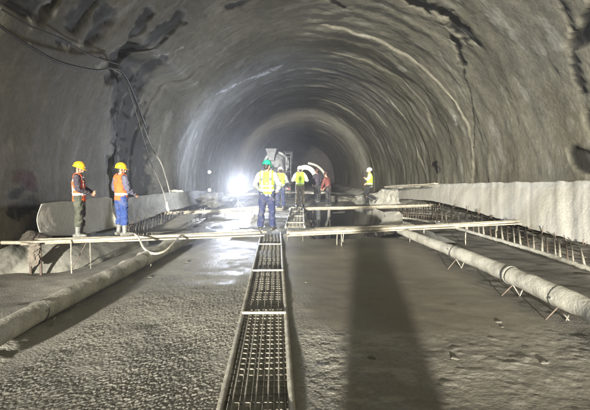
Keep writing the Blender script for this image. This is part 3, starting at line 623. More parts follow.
# ------------------------------------------------------------------ rebar strips along the tunnel foot
def rebar_strip(label, lowpts, highpts, n, rung_m, spikes, seed, rr=.011, rail_r=.045):
    rs = random.Random(seed); Lo = spline(lowpts, 20); Hi = spline(highpts, 20)
    def samp(Q, f): i = f * (len(Q) - 1); k = int(min(i, len(Q) - 2)); return Q[k].lerp(Q[k + 1], i - k)
    t = thing('rebar_cage', label, 'rebar', Lo[0]); o = Lo[0]
    bm = bmesh.new(); rings = loft(bm, [samp(Lo, k / 90) - o for k in range(91)], rail_r, seg=10)
    for r_ in rings:
        for v in r_: v.co += Vector((0, 0, 1)) * float(fbm(v.co.x * 16, v.co.y * 16, v.co.z * 9, 3)) * .012
    mesh_obj('foot_beam', bm, M['pipe'], t)
    for j, f in enumerate((.28, .45, .62, .8, .97)):
        bm = bmesh.new(); loft(bm, [samp(Lo, k / 40).lerp(samp(Hi, k / 40), f) - o + Vector((rs.uniform(-.01, .01), 0, rs.uniform(-.02, .01))) for k in range(41)], rr, seg=5)
        mesh_obj('lengthwise_bar', bm, M['rebar_pale' if j % 2 else 'rebar'], t)
    for k in range(n):
        f = (k + .5) / n + rs.uniform(-.2, .2) / n; a = samp(Lo, f); b = samp(Hi, min(f + rs.uniform(.004, .018), 1)); b = b + (b - a) * rs.uniform(-.05, .12)
        bm = bmesh.new(); loft(bm, [a - o, (a + b) / 2 - o + Vector((0, 0, .02)), b - o], rr * 1.35 * (1.5 if k % 3 == 0 else 1), seg=6); mesh_obj('rung', bm, M[rung_m if k % 3 < 2 else 'rebar'], t)
        if k % 2 == 0 and spikes:
            for q in range(rs.choice((1, 2, 3))):
                c = samp(Hi, min(1, f + q * .004)); bm = bmesh.new(); loft(bm, [c - o, c - o + Vector((rs.uniform(-.02, .1), rs.uniform(-.06, .1), rs.uniform(.08, .22)))], rr * .9, seg=5); mesh_obj('spike', bm, M['rebar'], t)
    return t
rlo = [Vector((5.6, 5.5, -.30)), onz(590, 269, -.28), onz(545, 254, -.28), onz(505, 242, -.28), onz(470, 232, -.28), onz(436, 222.5, -.28)]
rhi = [Vector((6.35, 5.3, .02)), P(590, 247, 9.1), P(545, 234, 11.0), P(505, 222.5, 13.4), P(470, 212, 16.4), P(436, 205, 20.5)]
rebar_strip('row of upright rebar and pale foot beam along the right cloth', rlo, rhi, 30, 'rebar_pale', True, 5)
rlo = [P(440, 222, 17), P(420, 220, 17.5), P(402, 218, 18)]; rhi = [P(440, 206, 20), P(420, 206, 20.5), P(402, 207, 21)]
rebar_strip('dark tangle of rebar between the right plank bridges', rlo, rhi, 16, 'rebar', True, 6)
llo = [P(128, 240, 12.0), P(150, 236, 13.0), P(175, 228, 15), P(205, 219, 18.5)]; lhi = [P(128, 228, 12.4), P(150, 219, 14.2), P(175, 213, 16.5), P(205, 209, 20)]
rebar_strip('rebar row on the left past the plank bridge in the gloom', llo, lhi, 26, 'rebar_pale', True, 7, rail_r=.03)

# ------------------------------------------------------------------ cables on the left wall, hose
def cable(name, label, cat, pts, r, m, per=10, seg=7):
    q = spline(pts, per); o = q[0].copy(); bm = bmesh.new(); loft(bm, [p - o for p in q], r, seg=seg)
    ob = mesh_obj(name, bm, m); ob.location = o; tag(ob, label, cat); return ob
wp = wallpt
cable('power_cable', 'thick dark cable sagging across the upper left wall', 'cable', [wp(-20, 8, .22), wp(0, 26, .22), wp(28, 45, .25), wp(60, 62, .26), wp(95, 70, .26), wp(112, 68, .24), wp(124, 74, .3), wp(136, 100, .3), wp(146, 128, .3)], .03, M['cable'])
cable('power_cable', 'pale cable dropping down the dark recess on the left', 'cable', [wp(113, 69, .2), wp(126, 78, .2), wp(134, 96, .2), wp(143, 125, .25), wp(152, 148, .3), P(161, 163, 16.8), P(166, 178, 17.2), P(170, 193, 17.4)], .026, M['cable_pale'])
cable('power_cable', 'thin cable running above the thick one on the upper left wall', 'cable', [wp(0, 8, .2), wp(30, 26, .2), wp(60, 38, .2), wp(90, 55, .2), wp(118, 64, .2)], .018, M['cable'])
cable('power_cable', 'lower thin cable hanging in the dark recess with white plug end', 'cable', [wp(126, 80, .25), wp(138, 120, .2), wp(150, 160, .2), P(162, 188, 15.5), P(167, 206, 15.2)], .016, M['cable_pale'])
cable('rubber_hose', 'pale hose looping down beneath the left plank bridge', 'hose', [P(134, 233.5, 9.8), P(139, 238, 9.2), P(144, 248, 8.6), P(153, 253.5, 8.3), P(165, 251, 8.5), P(175, 242, 9.1), P(183, 235, 9.9), P(205, 233.5, 10.5)], .023, M['hose'], 12, 12)
cable('rubber_hose', 'thin hose lying along the far left plank bridge', 'hose', [P(170, 212, 17), P(190, 214, 17.2), P(230, 209, 17.8), P(270, 206, 18.3)], .03, M['hose'], 10, 8)
# small bright fittings
bm = bmesh.new(); loft(bm, [(0, 0, .12), (0, 0, -.02), (.05, 0, -.16)], [.03, .045, .05], seg=10, round_caps=True)
tag(mesh_obj('cable_plug', bm, M['membrane_white']), 'white plug at the end of a cable hanging in the left recess', 'plug').location = P(167, 206, 15.2)
lump('plastic_scrap', 'scrap of white plastic lying on the dark sheet on the left', 'scrap', P(177, 191, 19.2), (.26, .07, .045), M['membrane'], 5, 4, .6, 2.5)

# ------------------------------------------------------------------ floodlight and small lamps
def floodlight():
    q = P(238, 186, 21.5); t = thing('floodlight', 'dazzling bluish white floodlight on a tripod left of the green helmet worker', 'floodlight', (q.x, q.y, ZF), .10)
    h = q.z - ZF
    bm = bmesh.new(); loft(bm, [(0, .06, .35), (0, .06, h - .05)], .025, seg=10); mesh_obj('pole', bm, M['steel'], t)
    for k in range(3):
        a = k * 2 * PI / 3 + .5; bm = bmesh.new(); loft(bm, [(0, .06, .5), (.45 * math.cos(a), .06 + .45 * math.sin(a), 0)], .018, seg=8); mesh_obj('leg', bm, M['steel'], t)
    bm = bmesh.new(); lathe(bm, [(.02, -.2), (.2, -.2), (.32, -.1), (.41, .05), (.43, .06), (.41, .08)], 32, Matrix.Translation((0, 0, h)) @ Matrix.Rotation(PI / 2, 4, 'X')); mesh_obj('reflector', bm, M['truck_dark'], t)
    bm = bmesh.new(); lathe(bm, [(.40, .07), (.36, .12), (.25, .17), (.12, .20), (.01, .205)], 32, Matrix.Translation((0, 0, h)) @ Matrix.Rotation(PI / 2, 4, 'X')); mesh_obj('lamp_face', bm, M['lamp_face'], t)
    d = bpy.data.lights.new('floodlight_beam', 'SPOT'); d.energy = 850; d.color = (.66, .76, 1); d.spot_size = math.radians(64); d.spot_blend = .5; d.shadow_soft_size = .12
    lo = bpy.data.objects.new('floodlight_beam', d); C.objects.link(lo); lo.parent = t; lo.location = (0, -.42, h)
    lo.rotation_euler = Vector((.36, -1, .0)).to_track_quat('-Z', 'Y').to_euler()
floodlight()
def small_lamp(px, py, d, label):
    q = P(px, py, d); t = thing('site_lamp', label, 'lamp', q, 0, 'small lamps strung on the left')
    bm = bmesh.new(); bmesh.ops.create_uvsphere(bm, u_segments=12, v_segments=8, radius=.075); mesh_obj('bulb', bm, M['small_lamp'], t)
    bm = bmesh.new(); lathe(bm, [(.03, .16), (.04, .06), (.06, .04)], 12, None, True); mesh_obj('socket', bm, M['truck_dark'], t)
small_lamp(209.5, 172, 24, 'small warm lamp hanging high left of the floodlight')
small_lamp(209.5, 190, 24, 'small lamp low beside the left sheet near the floodlight')
# added unseen light beyond the mixer truck brightens the far vault
area_light('far_fill_light', (2.2, 42, 1.2), (1.5, 58, 5.0), 1.0, 420, (1, .97, .93))
area_light('mid_fill_light', (-2.9, 22.4, 1.6), (-5.2, 30, 5.5),  .5, 260, (.60, .70, 1))  # added unseen light, puts a bluish glow on the left wall

# ------------------------------------------------------------------ mixer truck
def mixer():
    t = thing('mixer_truck', 'grey concrete mixer truck seen from behind with raised hopper and ladder', 'truck', (P(276, 170, 34).x, 34, ZF), .03)
    def lathe_obj(name, prof, mx, m, seg=32, closed=True):
        bm = bmesh.new(); lathe(bm, prof, seg, mx, closed); return mesh_obj(name, bm, m, t)
    bm = bmesh.new(); 
    for s in (-1, 1): box(bm, (s * .42, 3.6, .95), (.12, 7.4, .26), None, .01)
    for y in (.1, 2.2, 4.5, 7): box(bm, (0, y, .95), (.8, .12, .2), None, .01)
    mesh_obj('chassis', bm, M['truck_dark'], t, smooth=False)
    bm = bmesh.new(); box(bm, (0, -.05, .72), (2.3, .1, .16), None, .02); mesh_obj('bumper', bm, M['truck_paint'], t, smooth=False)
    for s in (-1, 1):
        bm = bmesh.new(); box(bm, (s * .95, -.12, .76), (.3, .05, .1), None, .01); mesh_obj('tail_lamp', bm, M['red_glass'], t)
        for y in (.9, 2.2, 6.4):
            for dx in ((0, .3) if y < 5 else (0,)):
                mx = Matrix.Translation((s * (1.08 - dx) - .13, y, .52)) @ Matrix.Rotation(PI / 2, 4, 'Y')
                wv = lathe_obj('wheel', [(.2, 0), (.3, .01), (.33, .03), (.5, .0), (.52, .03), (.52, .23), (.5, .26), (.33, .23), (.3, .25), (.2, .26)], mx, M['tyre'], 24)
        bm = bmesh.new(); box(bm, (s * 1.08, 1.55, 1.12), (.34, 2.7, .04), None, .01); mesh_obj('mudguard', bm, M['truck_dark'], t, smooth=False)
    tilt = Matrix.Translation((0, 3.2, 2.3)) @ Matrix.Rotation(math.radians(-78), 4, 'X')
    lathe_obj('drum', [(.55, 2.5), (.62, 2.45), (.75, 2.3), (.9, 1.9), (1.15, .9), (1.18, .1), (1.1, -.8), (.85, -1.7), (.5, -2.1), (.2, -2.2)], Matrix.Translation((0, 3.2, 2.3)) @ Matrix.Rotation(math.radians(76), 4, 'X'), M['truck_paint'], 40)
    lathe_obj('drum_ring', [(1.0, -.08), (1.08, -.08), (1.08, .08), (1.0, .08)], Matrix.Translation((0, 1.35, 2.76)) @ Matrix.Rotation(math.radians(76), 4, 'X'), M['steel'], 40)
    bm = bmesh.new()
    lathe(bm, [(.28, 0), (.34, .25), (.62, .9), (.66, .92), (.6, .9), (.3, .28), (.24, .02)], 4, Matrix.Translation((-.35, .25, 3.0)) @ Matrix.Rotation(math.radians(40), 4, 'Z'))
    mesh_obj('hopper', bm, M['truck_paint'], t, smooth=False)
    bm = bmesh.new()
    for s in (-1, 1): loft(bm, [(s * .75, .35, 1.05), (s * .62, .35, 2.3), (s * .5, .4, 3.1)], .06, seg=8)
    loft(bm, [(-.75, .35, 2.1), (.75, .35, 2.1)], .06, seg=8)
    mesh_obj('rear_frame', bm, M['truck_dark'], t)
    bm = bmesh.new()   # discharge chute: an open trough folding down
    for k in range(12):
        a = PI + k / 11 * PI; a2 = PI + (k + 1) / 11 * PI
        if k == 11: break
        p = [Vector((.28 * math.cos(q), 0, .28 * math.sin(q))) for q in (a, a2)]
        A_, B_ = Vector((0, .2, 2.7)), Vector((-.15, -.75, 1.35))
        bm.faces.new([bm.verts.new(A_ + p[0]), bm.verts.new(A_ + p[1]), bm.verts.new(B_ + p[1]), bm.verts.new(B_ + p[0])])
    ch = mesh_obj('chute', bm, M['truck_paint'], t); ch.modifiers.new('t', 'SOLIDIFY').thickness = .03
    bm = bmesh.new()
    for s in (0, .40): loft(bm, [(.78 + s, .1, 2.0), (.78 + s, .2, 3.65)], .028, seg=8)
    for k in range(6): loft(bm, [(.78, .1 + .012 * k, 2.1 + k * .29), (1.18, .1 + .012 * k, 2.1 + k * .29)], .022, seg=6)
    for s in (0, .40): loft(bm, [(.78 + s, .1, 2.0), (.78 + s, .3, 1.0)], .02, seg=6)
    mesh_obj('ladder', bm, M['truck_paint'], t)
    bm = bmesh.new(); box(bm, (.95, .55, 2.75), (.75, .6, .04)); 
    for x in (.6, 1.3):
        for y in (.28, .82): loft(bm, [(x, y, 2.75), (x, y, 3.7)], .022, seg=6)
    loft(bm, [(.6, .82, 3.7), (1.3, .82, 3.7), (1.3, .28, 3.7)], .022, seg=6); mesh_obj('platform', bm, M['truck_dark'], t)
    bm = bmesh.new(); box(bm, (0, 7.2, 2.0), (2.4, 1.9, 2.1), None, .12); cb = mesh_obj('cab', bm, M['truck_paint'], t)
    bm = bmesh.new(); box(bm, (0, 6.23, 2.4), (1.3, .02, .6), None, .005); mesh_obj('rear_window', bm, M['tyre'], cb)
mixer()
# cream duct bent in an arch right of the truck
cable('ventilation_duct', 'bright cream arched duct curving down behind the far workers', 'duct', [P(299, 172, 29), P(302, 168, 29), P(307, 167.5, 28.9), P(312, 170.5, 28.8), P(316, 177, 28.6), P(318.5, 186, 28.4), P(318.5, 195, 28.3), P(317.5, 205, 28.2)], .16, M['duct'], 8, 20)
cable('ventilation_duct', 'slim grey duct arching outside the bright cream one', 'duct', [P(308, 163, 31), P(317, 166, 31), P(324, 173, 31), P(328, 184, 31), P(329, 198, 31)], .09, M['cable_pale'], 8, 12)
lump('rubble_heap', 'low heap of rubble at the tunnel foot behind the maroon jacket worker', 'rubble', P(345, 201, 30), (1.8, 1.6, .3), M['stone'], 4, 5, .4, 3)
lump('rubble_heap', 'rubble heap at the left foot beside the floodlight', 'rubble', P(215, 200, 25), (.9, 1.8, .35), M['stone'], 14, 5, .4, 3)

# ------------------------------------------------------------------ people
def remeshed(bm, voxel, smooth_it=4, wrinkle=0.0, wf=9.0, seed=0.0, stretch=(1, 1, .45), cut=None):
    me = bpy.data.meshes.new('tmp'); bm.to_mesh(me); bm.free()
    o = bpy.data.objects.new('tmp', me); C.objects.link(o)
    md = o.modifiers.new('r', 'REMESH'); md.mode = 'VOXEL'; md.voxel_size = voxel
    s = o.modifiers.new('s', 'SMOOTH'); s.factor = .5; s.iterations = smooth_it
    dg = bpy.context.evaluated_depsgraph_get(); ev = o.evaluated_get(dg); out = bpy.data.meshes.new_from_object(ev)
    bpy.data.objects.remove(o); bpy.data.meshes.remove(me)
    if wrinkle:
        n = len(out.vertices); co = np.zeros(n * 3); no = np.zeros(n * 3)
        out.vertices.foreach_get('co', co); out.vertices.foreach_get('normal', no); co = co.reshape(-1, 3); no = no.reshape(-1, 3)
        k = 1 - np.abs(fbm(co[:, 0] * wf * stretch[0] + co[:, 2] * 3 + seed, co[:, 1] * wf * stretch[1], co[:, 2] * wf * 1.2 + co[:, 0] * 4, 3)) * 1.6
        co += no * (k * wrinkle)[:, None]; out.vertices.foreach_set('co', co.ravel()); out.update()
    return out
def mirror(v, s): return Vector((v[0] * s, v[1], v[2]))
def person(label, loc, rz, cl, arms, legs, head=(0, 0), lean=0.0, vox=.011, scale=1.0, helmet='white_helmet', vest='lime', vest_style='plain', back_mark=False, shirt='shirt_pale', trousers='navy', boots='boot_dark', tuck=.93):
    """faces local +Y. arms: (elbow, hand) per side, legs: (knee, ankle) per side in local metres; index 0 left, 1 right"""
    t = thing('person', label, 'person', loc, rz, None); t.scale = (scale,) * 3
    pel = Vector((0, 0, .93)); chest = Vector((0, lean * .6, 1.28)); neckb = Vector((0, lean, 1.46)); hc = Vector((0, lean + .02, 1.615))
    yaw, pitch = head; HR = Euler((pitch, 0, yaw)).to_matrix()
    sh = [Vector((-.185, lean * .9, 1.405)), Vector((.185, lean * .9, 1.405))]
    hp = [Vector((-.092, 0, .92)), Vector((.092, 0, .92))]
    # body: one continuous surface, head with face, hands with five fingers
    bm = bmesh.new()
    loft(bm, [pel - Vector((0, 0, .06)), Vector((0, 0, 1.02)), (pel + chest) / 2 + Vector((0, 0, .03)), chest, neckb - Vector((0, 0, .06))], [.135, .14, .125, .15, .11], [.1, .095, .09, .1, .07], ref=(0, 1, 0), seg=16, round_caps=True)
    loft(bm, [neckb - Vector((0, 0, .06)), neckb + Vector((0, .0, .04)), hc - Vector((0, 0, .03))], [.06, .055, .056], seg=12)
    H = lambda x, y, z: hc + HR @ Vector((x, y, z))
    zax = HR @ Vector((0, 0, 1)); fr = HR @ Vector((0, 1, 0))
    loft(bm, [H(0, .012, -.105), H(0, .012, -.07), H(0, 0, -.02), H(0, -.005, .04), H(0, -.008, .085)], [.038, .058, .072, .077, .055], [.045, .075, .09, .094, .07], ref=fr, seg=16, round_caps=True)
    loft(bm, [H(0, .088, .012), H(0, .104, -.02), H(0, .108, -.034)], [.008, .013, .016], seg=8, round_caps=True)          # nose
    loft(bm, [H(-.024, .086, -.062), H(0, .094, -.06), H(.024, .086, -.062)], [.006, .01, .006], seg=8, round_caps=True)   # lips
    loft(bm, [H(-.045, .078, .022), H(0, .09, .024), H(.045, .078, .022)], [.008, .008, .008], seg=8, round_caps=True)     # brow
    for s in (-1, 1): loft(bm, [H(s * .076, -.005, .018), H(s * .084, -.012, -.005), H(s * .076, 0, -.03)], [.009, .015, .007], [.014, .02, .01], ref=fr, seg=8, round_caps=True)
    for i, s in ((0, -1), (1, 1)):
        el, ha = Vector(arms[i][0]), Vector(arms[i][1]); S = sh[i]
        fd = (ha - el).normalized()
        loft(bm, [S, S.lerp(el, .5), el], [.05, .046, .038], seg=12, round_caps=True)
        loft(bm, [el, el.lerp(ha, .35), ha], [.038, .039, .026], seg=12, round_caps=True)
        inw = Vector((-s, .2, 0)); sd_, up_ = frame(fd, inw)
        palm = ha + fd * .05
        loft(bm, [ha - fd * .01, ha + fd * .03, ha + fd * .085], [.028, .038, .036], [.018, .016, .014], ref=inw, seg=10, round_caps=True)
        nrm = up_ if up_.dot(inw) > 0 else -up_
        for k, (off, ln) in enumerate(((-.027, .062), (-.009, .075), (.009, .07), (.026, .055))):
            b0 = ha + fd * .085 + sd_ * off; b1 = b0 + fd * ln * .5 + nrm * .012; b2 = b1 + fd * ln * .35 + nrm * ln * .45
            loft(bm, [b0 - fd * .015, b1, b2], [.0095, .009, .0075], seg=7, round_caps=True)
        tb = ha + fd * .025 + sd_ * (.03 * (1 if sd_.z > 0 else -1)) ; td = (fd * .7 + (sd_ * (1 if sd_.z > 0 else -1)) * .7 + nrm * .3).normalized()
        loft(bm, [tb, tb + td * .032, tb + td * .05 + fd * .018], [.012, .0105, .0085], seg=7, round_caps=True)
        kn, an = Vector(legs[i][0]), Vector(legs[i][1])
        loft(bm, [hp[i], kn, an], [.075, .05, .035], seg=12, round_caps=True)
    mesh_obj('body', remeshed(bm, vox * .75, 2), M['skin'], t)
    for s in (-1, 1):
        bm = bmesh.new(); bmesh.ops.create_uvsphere(bm, u_segments=8, v_segments=6, radius=.0105); bmesh.ops.translate(bm, vec=H(s * .03, .083, .005), verts=bm.verts); mesh_obj('eye', bm, M['hair'], t)
    bm = bmesh.new(); loft(bm, [H(0, -.028, -.045), H(0, -.018, 0), H(0, -.012, .05), H(0, -.01, .088)], [.06, .078, .082, .06], [.066, .08, .085, .07], ref=fr, seg=16, round_caps=True); mesh_obj('hair', bm, M['hair'], t)
    # helmet: shell, brim, ridge
    bm = bmesh.new(); prof = [(.112, 0), (.111, .03), (.104, .065), (.086, .098), (.055, .12), (.02, .129), (.001, .13)]
    seg = 28; rings = []
    for r_, z_ in prof: rings.append([bm.verts.new((r_ * .98 * math.cos(2 * PI * j / seg), r_ * 1.18 * math.sin(2 * PI * j / seg), z_)) for j in range(seg)])
    for a_, b_ in zip(rings, rings[1:]):
        for j in range(seg): bm.faces.new((a_[j], a_[(j + 1) % seg], b_[(j + 1) % seg], b_[j]))
    brim = []
    for j in range(seg):
        an_ = 2 * PI * j / seg; fwd = max(0, math.sin(an_)) ** 1.6
        brim.append(bm.verts.new(((.112 + .018) * math.cos(an_), (.112 * 1.18 + .016 + .045 * fwd) * math.sin(an_), -.012 - .012 * fwd)))
    for j in range(seg): bm.faces.new((rings[0][j], brim[j], brim[(j + 1) % seg], rings[0][(j + 1) % seg]))
    mx = Matrix.Translation(H(0, -.008, .035)) @ (HR.to_4x4())
    bmesh.ops.transform(bm, matrix=mx, verts=bm.verts)
    hm = mesh_obj('helmet', bm, M[helmet], t); hm.modifiers.new('t', 'SOLIDIFY').thickness = .004
    bm = bmesh.new(); loft(bm, [mx @ Vector((0, 1.18 * .11 * math.cos(q), .128 * math.sin(q) ** .8 + .002)) for q in np.linspace(.25, PI - .25, 12)], [.012] * 12, [.006] * 12, ref=(0, 0, 1), seg=8, round_caps=True); mesh_obj('ridge', bm, M[helmet], hm)
    bm = bmesh.new()
    for s in (-1, 1): loft(bm, [mx @ Vector((s * .1, .02, .0)), H(s * .066, .03, -.08), H(0, .045, -.118)], .0045, seg=5)
    mesh_obj('chin_strap', bm, M['truck_dark'], hm)
    # shirt
    def shirt_bm(pad, sleeves=True, z0=.86, z1=0.0):
        bm = bmesh.new(); e = pad
        loft(bm, [Vector((0, 0, z0)), Vector((0, 0, 1.0)), (pel + chest) / 2 + Vector((0, 0, .05)), chest + Vector((0, 0, .02)), neckb + Vector((0, -.01, -.055))], [.165 + e, .165 + e, .16 + e, .185 + e, .125 + e], [.125 + e, .12 + e, .118 + e, .125 + e, .085 + e], ref=(0, 1, 0), seg=22, round_caps=False)
        loft(bm, [neckb + Vector((0, -.01, -.08)), neckb + Vector((0, -.005, .012))], [.09 + e, .068 + e], seg=14)
        for i in (0, 1):
            S = sh[i]
            loft(bm, [neckb + Vector((0, 0, -.045)), S.lerp(neckb, .35) + Vector((0, 0, .0)), S + Vector((0, 0, -.005))], [.07 + e, .078 + e, .066 + e], seg=14, round_caps=True)
            if sleeves:
                el, ha = Vector(arms[i][0]), Vector(arms[i][1])
                loft(bm, [S, S.lerp(el, .5), el], [.07 + e, .066 + e, .054 + e], seg=14, round_caps=True)
                loft(bm, [el, el.lerp(ha, .5), ha - (ha - el).normalized() * .01], [.054 + e, .05 + e, .04 + e], seg=14)
        return bm
    mesh_obj('shirt', remeshed(shirt_bm(0), vox, 3, .016, 11, rz * 3), M[shirt], t)
    # trousers
    bm = bmesh.new()
    loft(bm, [Vector((0, 0, .86)), Vector((0, 0, .94)), Vector((0, 0, 1.03))], [.165, .172, .158], [.125, .128, .115], ref=(0, 1, 0), seg=22, round_caps=True)
    for i in (0, 1):
        kn, an = Vector(legs[i][0]), Vector(legs[i][1])
        top = an.lerp(kn, .45) if boots == 'boot' else an + (kn - an) * .06
        loft(bm, [hp[i] + Vector((0, 0, -.02)), hp[i].lerp(kn, .5), kn, kn.lerp(top, .55), top], [.1, .094, .077, .076, .072 if boots != 'boot' else .078], seg=16, round_caps=False)
        loft(bm, [hp[i] + Vector((0, 0, .02)), hp[i] + Vector((0, 0, -.06))], [.1, .1], seg=16, round_caps=True)
    mesh_obj('trousers', remeshed(bm, vox, 3, .019, 9, rz * 7 + 5), M[trousers], t)
    # boots
    for i, s in ((0, -1), (1, 1)):
        kn, an = Vector(legs[i][0]), Vector(legs[i][1]); sk = (kn - an).normalized()
        hd = Vector((s * .25, 1, 0)).normalized(); flat = an.z < .16
        fd = hd if flat else (hd * .5 - Vector((0, 0, 1)) * .85).normalized()
        upv = Vector((0, 0, 1)) if flat else (hd * .85 + Vector((0, 0, .5))).normalized()
        bm = bmesh.new()
        loft(bm, [an + sk * (.24 if boots == 'boot' else .13), an + sk * .1, an - sk * .005], [.066, .056, .05], seg=14, round_caps=True)
        b0 = an - upv * .035
        loft(bm, [b0 - fd * .07, b0 + fd * .02, b0 + fd * .12, b0 + fd * .185], [.042, .043, .05, .038], [.045, .05, .04, .028], ref=upv, seg=14, round_caps=True)
        mesh_obj('boot', remeshed(bm, vox, 2, .004, 14), M[boots], t)
    # vest
    if vest:
        me = remeshed(shirt_bm(.016, False, tuck, 0), vox, 3, .011, 9, rz * 2 + 1)
        v = mesh_obj('vest', me, [M[vest], M['reflect'], M['skin']], t)
        n = len(me.polygons); ce = np.zeros(n * 3); me.polygons.foreach_get('center', ce); ce = ce.reshape(-1, 3)
        mi = np.zeros(n, np.int32); x, y, z = ce.T
        b1 = (np.abs(z - (1.02)) < .022) | (np.abs(z - 1.13) < .016 if vest_style == 'two' else np.zeros(n, bool))
        b2 = (np.abs(np.abs(x) - .105) < .022) & (z > 1.02) if vest_style != 'plain' else np.zeros(n, bool)
        mi[b1 | b2] = 1; me.polygons.foreach_set('material_index', mi); me.update()
        # trim the armholes and the neckline, keep it an open garment
        bmv = bmesh.new(); bmv.from_mesh(me); kill = []
        for f in bmv.faces:
            c_ = f.calc_center_median()
            if abs(c_.x) > .175 + .02 * (c_.z < 1.25) and c_.z > 1.2: kill.append(f)
            elif c_.z > 1.445 and math.hypot(c_.x, c_.y - lean) < .085: kill.append(f)
            elif c_.y > lean * .6 + .02 and abs(c_.x) < .012 + max(0, (c_.z - 1.1)) * .2: kill.append(f)
            elif c_.z < tuck + .004 and f.normal.z < -.7: kill.append(f)
        bmesh.ops.delete(bmv, geom=kill, context='FACES'); bmv.to_mesh(me); bmv.free()
        me.polygons.foreach_set('use_smooth', [True] * len(me.polygons)); v.modifiers.new('t', 'SOLIDIFY').thickness = .006
        if back_mark:
            cu = bpy.data.curves.new('back_text', 'FONT'); cu.body = back_mark; cu.size = .095; cu.extrude = .002; cu.align_x = 'CENTER'; cu.align_y = 'CENTER'; cu.offset = .002; cu.space_character = 1.25
            to = bpy.data.objects.new('tmp', cu); C.objects.link(to); dg = bpy.context.evaluated_depsgraph_get(); tm = bpy.data.meshes.new_from_object(to.evaluated_get(dg)); bpy.data.objects.remove(to)
            for vv in tm.vertices:   # readable from behind, wrapped over the back
                xx = vv.co.x; vv.co = Vector((xx, lean * .7 - .160 + .9 * xx * xx - vv.co.z, 1.3 + vv.co.y))
            mesh_obj('lettering', tm, M['navy'], v, smooth=False)
    return t
STAND = [((-.11, .01, .50), (-.13, -.02, .09)), ((.11, .01, .50), (.13, -.02, .09))]
ZB = .045
# green helmet worker seen from behind, hands in front at the waist
person('worker in green helmet and lime vest seen from behind on the near bridge', Vector((P(267, 232, 10.5).x, 10.55, ZB)), -.12, None,
       [((-.31, .0, 1.16), (-.19, .22, 1.0)), ((.33, .0, 1.16), (.22, .2, .98))], [((-.14, .02, .5), (-.17, -.02, .09)), ((.12, .02, .5), (.14, .0, .09))],
       head=(-.35, -.25), helmet='green_helmet', vest_style='two', back_mark='品目品', vox=.01, scale=.99)
# two workers on the left bridge
person('worker in yellow helmet, open orange vest and grey boots facing right with hands together', on_left_beam(80) + Vector((0, .02, ZB)), math.radians(-72), None,
       [((-.26, .08, 1.14), (-.06, .28, 1.05)), ((.25, .02, 1.14), (.03, .27, 1.02))], [((-.09, .03, .5), (-.09, .0, .09)), ((.1, .0, .5), (.11, -.04, .09))],
       head=(-.12, -.32), helmet='yellow_helmet', vest='orange', vest_style='two', shirt='shirt_dark', trousers='olive', boots='boot', vox=.01, tuck=.86, scale=.945)
person('worker in yellow helmet, orange vest and baggy blue trousers glancing back', on_left_beam(122) + Vector((0, .02, ZB)), math.radians(-38), None,
       [((-.27, -.03, 1.15), (-.2, .16, .98)), ((.27, .02, 1.13), (.22, .24, 1.0))], [((-.13, .03, .5), (-.15, -.01, .09)), ((.13, .0, .5), (.15, -.02, .09))],
       head=(-.55, -.1), helmet='yellow_helmet', vest='orange', vest_style='plain', shirt='shirt_grey', trousers='blue', boots='boot', vox=.01, tuck=.88, scale=.935)
# far workers
person('distant worker in white helmet, lime vest and navy trousers beside the green helmet', Vector((P(280, 206, 17.0).x, 17.6, ZB)), .1, None,
       [((-.3, .06, 1.18), (-.12, .24, 1.1)), ((.3, .06, 1.16), (.12, .26, 1.1))], STAND, head=(0, -.25), vest_style='plain', trousers='navy', vox=.014, back_mark='工', scale=.97)
person('distant worker in white helmet, lime vest and khaki trousers framed by the duct', Vector((P(300, 206, 18.2).x, 18.3, ZB)), .05, None,
       [((-.31, .05, 1.16), (-.12, .24, 1.16)), ((.32, .06, 1.16), (.13, .25, 1.2))], STAND, head=(.1, .05), vest_style='plain', shirt='beige_shirt', trousers='khaki', vox=.014, scale=1.0, back_mark='文')
person('distant worker in dark clothes half hidden between the duct and the maroon jacket', Vector((P(317, 200, 23).x, 23, .0)), .6, None,
       [((-.27, .0, 1.15), (-.2, .12, .92)), ((.27, .02, 1.15), (.2, .15, .93))], STAND, helmet='dark_helmet', vest=None, shirt='shirt_dark', trousers='black_cloth', vox=.016)
person('distant worker in maroon jacket bending slightly on the far bridge', Vector((P(328, 206, 19).x, 18.85, ZB)), 1.0, None,
       [((-.25, .2, 1.1), (-.15, .32, .9)), ((.25, .2, 1.1), (.15, .34, .9))], STAND, head=(0, -.45), lean=.12, helmet='dark_helmet', vest=None, shirt='dark_red', trousers='black_cloth', vox=.014, scale=.86)
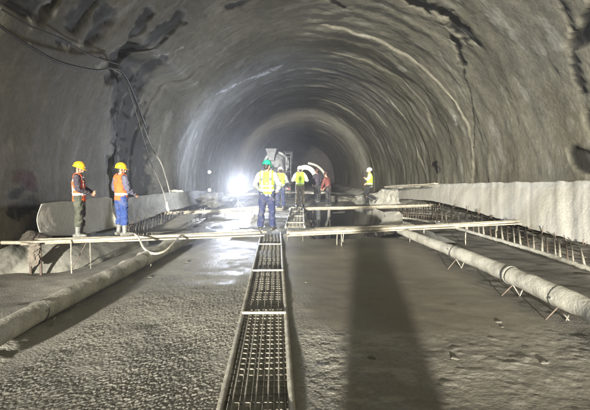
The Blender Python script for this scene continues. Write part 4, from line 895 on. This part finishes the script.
person('worker in white helmet striding left along the far right bridge', Vector((P(370, 206, 19.3).x, 19.45, ZB)), 1.35, None,
       [((-.26, .08, 1.2), (-.1, .22, 1.28)), ((.27, -.05, 1.14), (.2, .16, 1.02))], [((-.1, .16, .52), (-.1, .08, .09)), ((.1, .08, .50), (.12, -.30, .30))],
       head=(.6, -.1), vest_style='plain', shirt='beige_shirt', trousers='black_cloth', vox=.014, tuck=.98, scale=.97)
# photographer's companion, unseen, shadow falls over the concrete; coat added to widen that shadow
comp = person('unseen worker on the near bridge in a coat added to widen the long cast shadow', (.03, -1.80, ZB), .1, None,
       [((-.33, .05, 1.16), (-.2, .2, 1.28)), ((.34, .05, 1.16), (.2, .2, 1.28))], [((-.14, .02, .5), (-.17, -.02, .09)), ((.13, .02, .5), (.16, .0, .09))], vox=.016, scale=.98)

bm = bmesh.new()
loft(bm, [(0, 0, -.03), (0, 0, .5), (0, 0, .95), (0, 0, 1.25), (0, 0, 1.42), (0, 0, 1.5)], [.40, .37, .33, .30, .25, .1], [.26, .24, .2, .18, .14, .08], ref=(0, 1, 0), seg=28)
for v in bm.verts:
    a_ = math.atan2(v.co.y, v.co.x); v.co.x *= 1 + .04 * math.sin(9 * a_) * (1.5 - v.co.z); v.co.y *= 1 + .06 * math.sin(9 * a_) * (1.5 - v.co.z)
mesh_obj('shadow_coat', bm, M['olive'], comp)

# ------------------------------------------------------------------ dusty air
bm = bmesh.new(); box(bm, (1, 35, 3.2), (20, 102, 11.0))
hz = mesh_obj('haze', bm, None, smooth=False); tag(hz, kind='stuff')
mh = bpy.data.materials.new('dusty_air'); mh.use_nodes = True; nt = mh.node_tree; nt.nodes.remove(nt.nodes['Principled BSDF'])
pv = nt.nodes.new('ShaderNodeVolumePrincipled'); pv.inputs['Density'].default_value = .0042; pv.inputs['Color'].default_value = (.93, .93, .92, 1); pv.inputs['Anisotropy'].default_value = .78
nt.links.new(pv.outputs[0], nt.nodes['Material Output'].inputs['Volume']); hz.data.materials.append(mh)
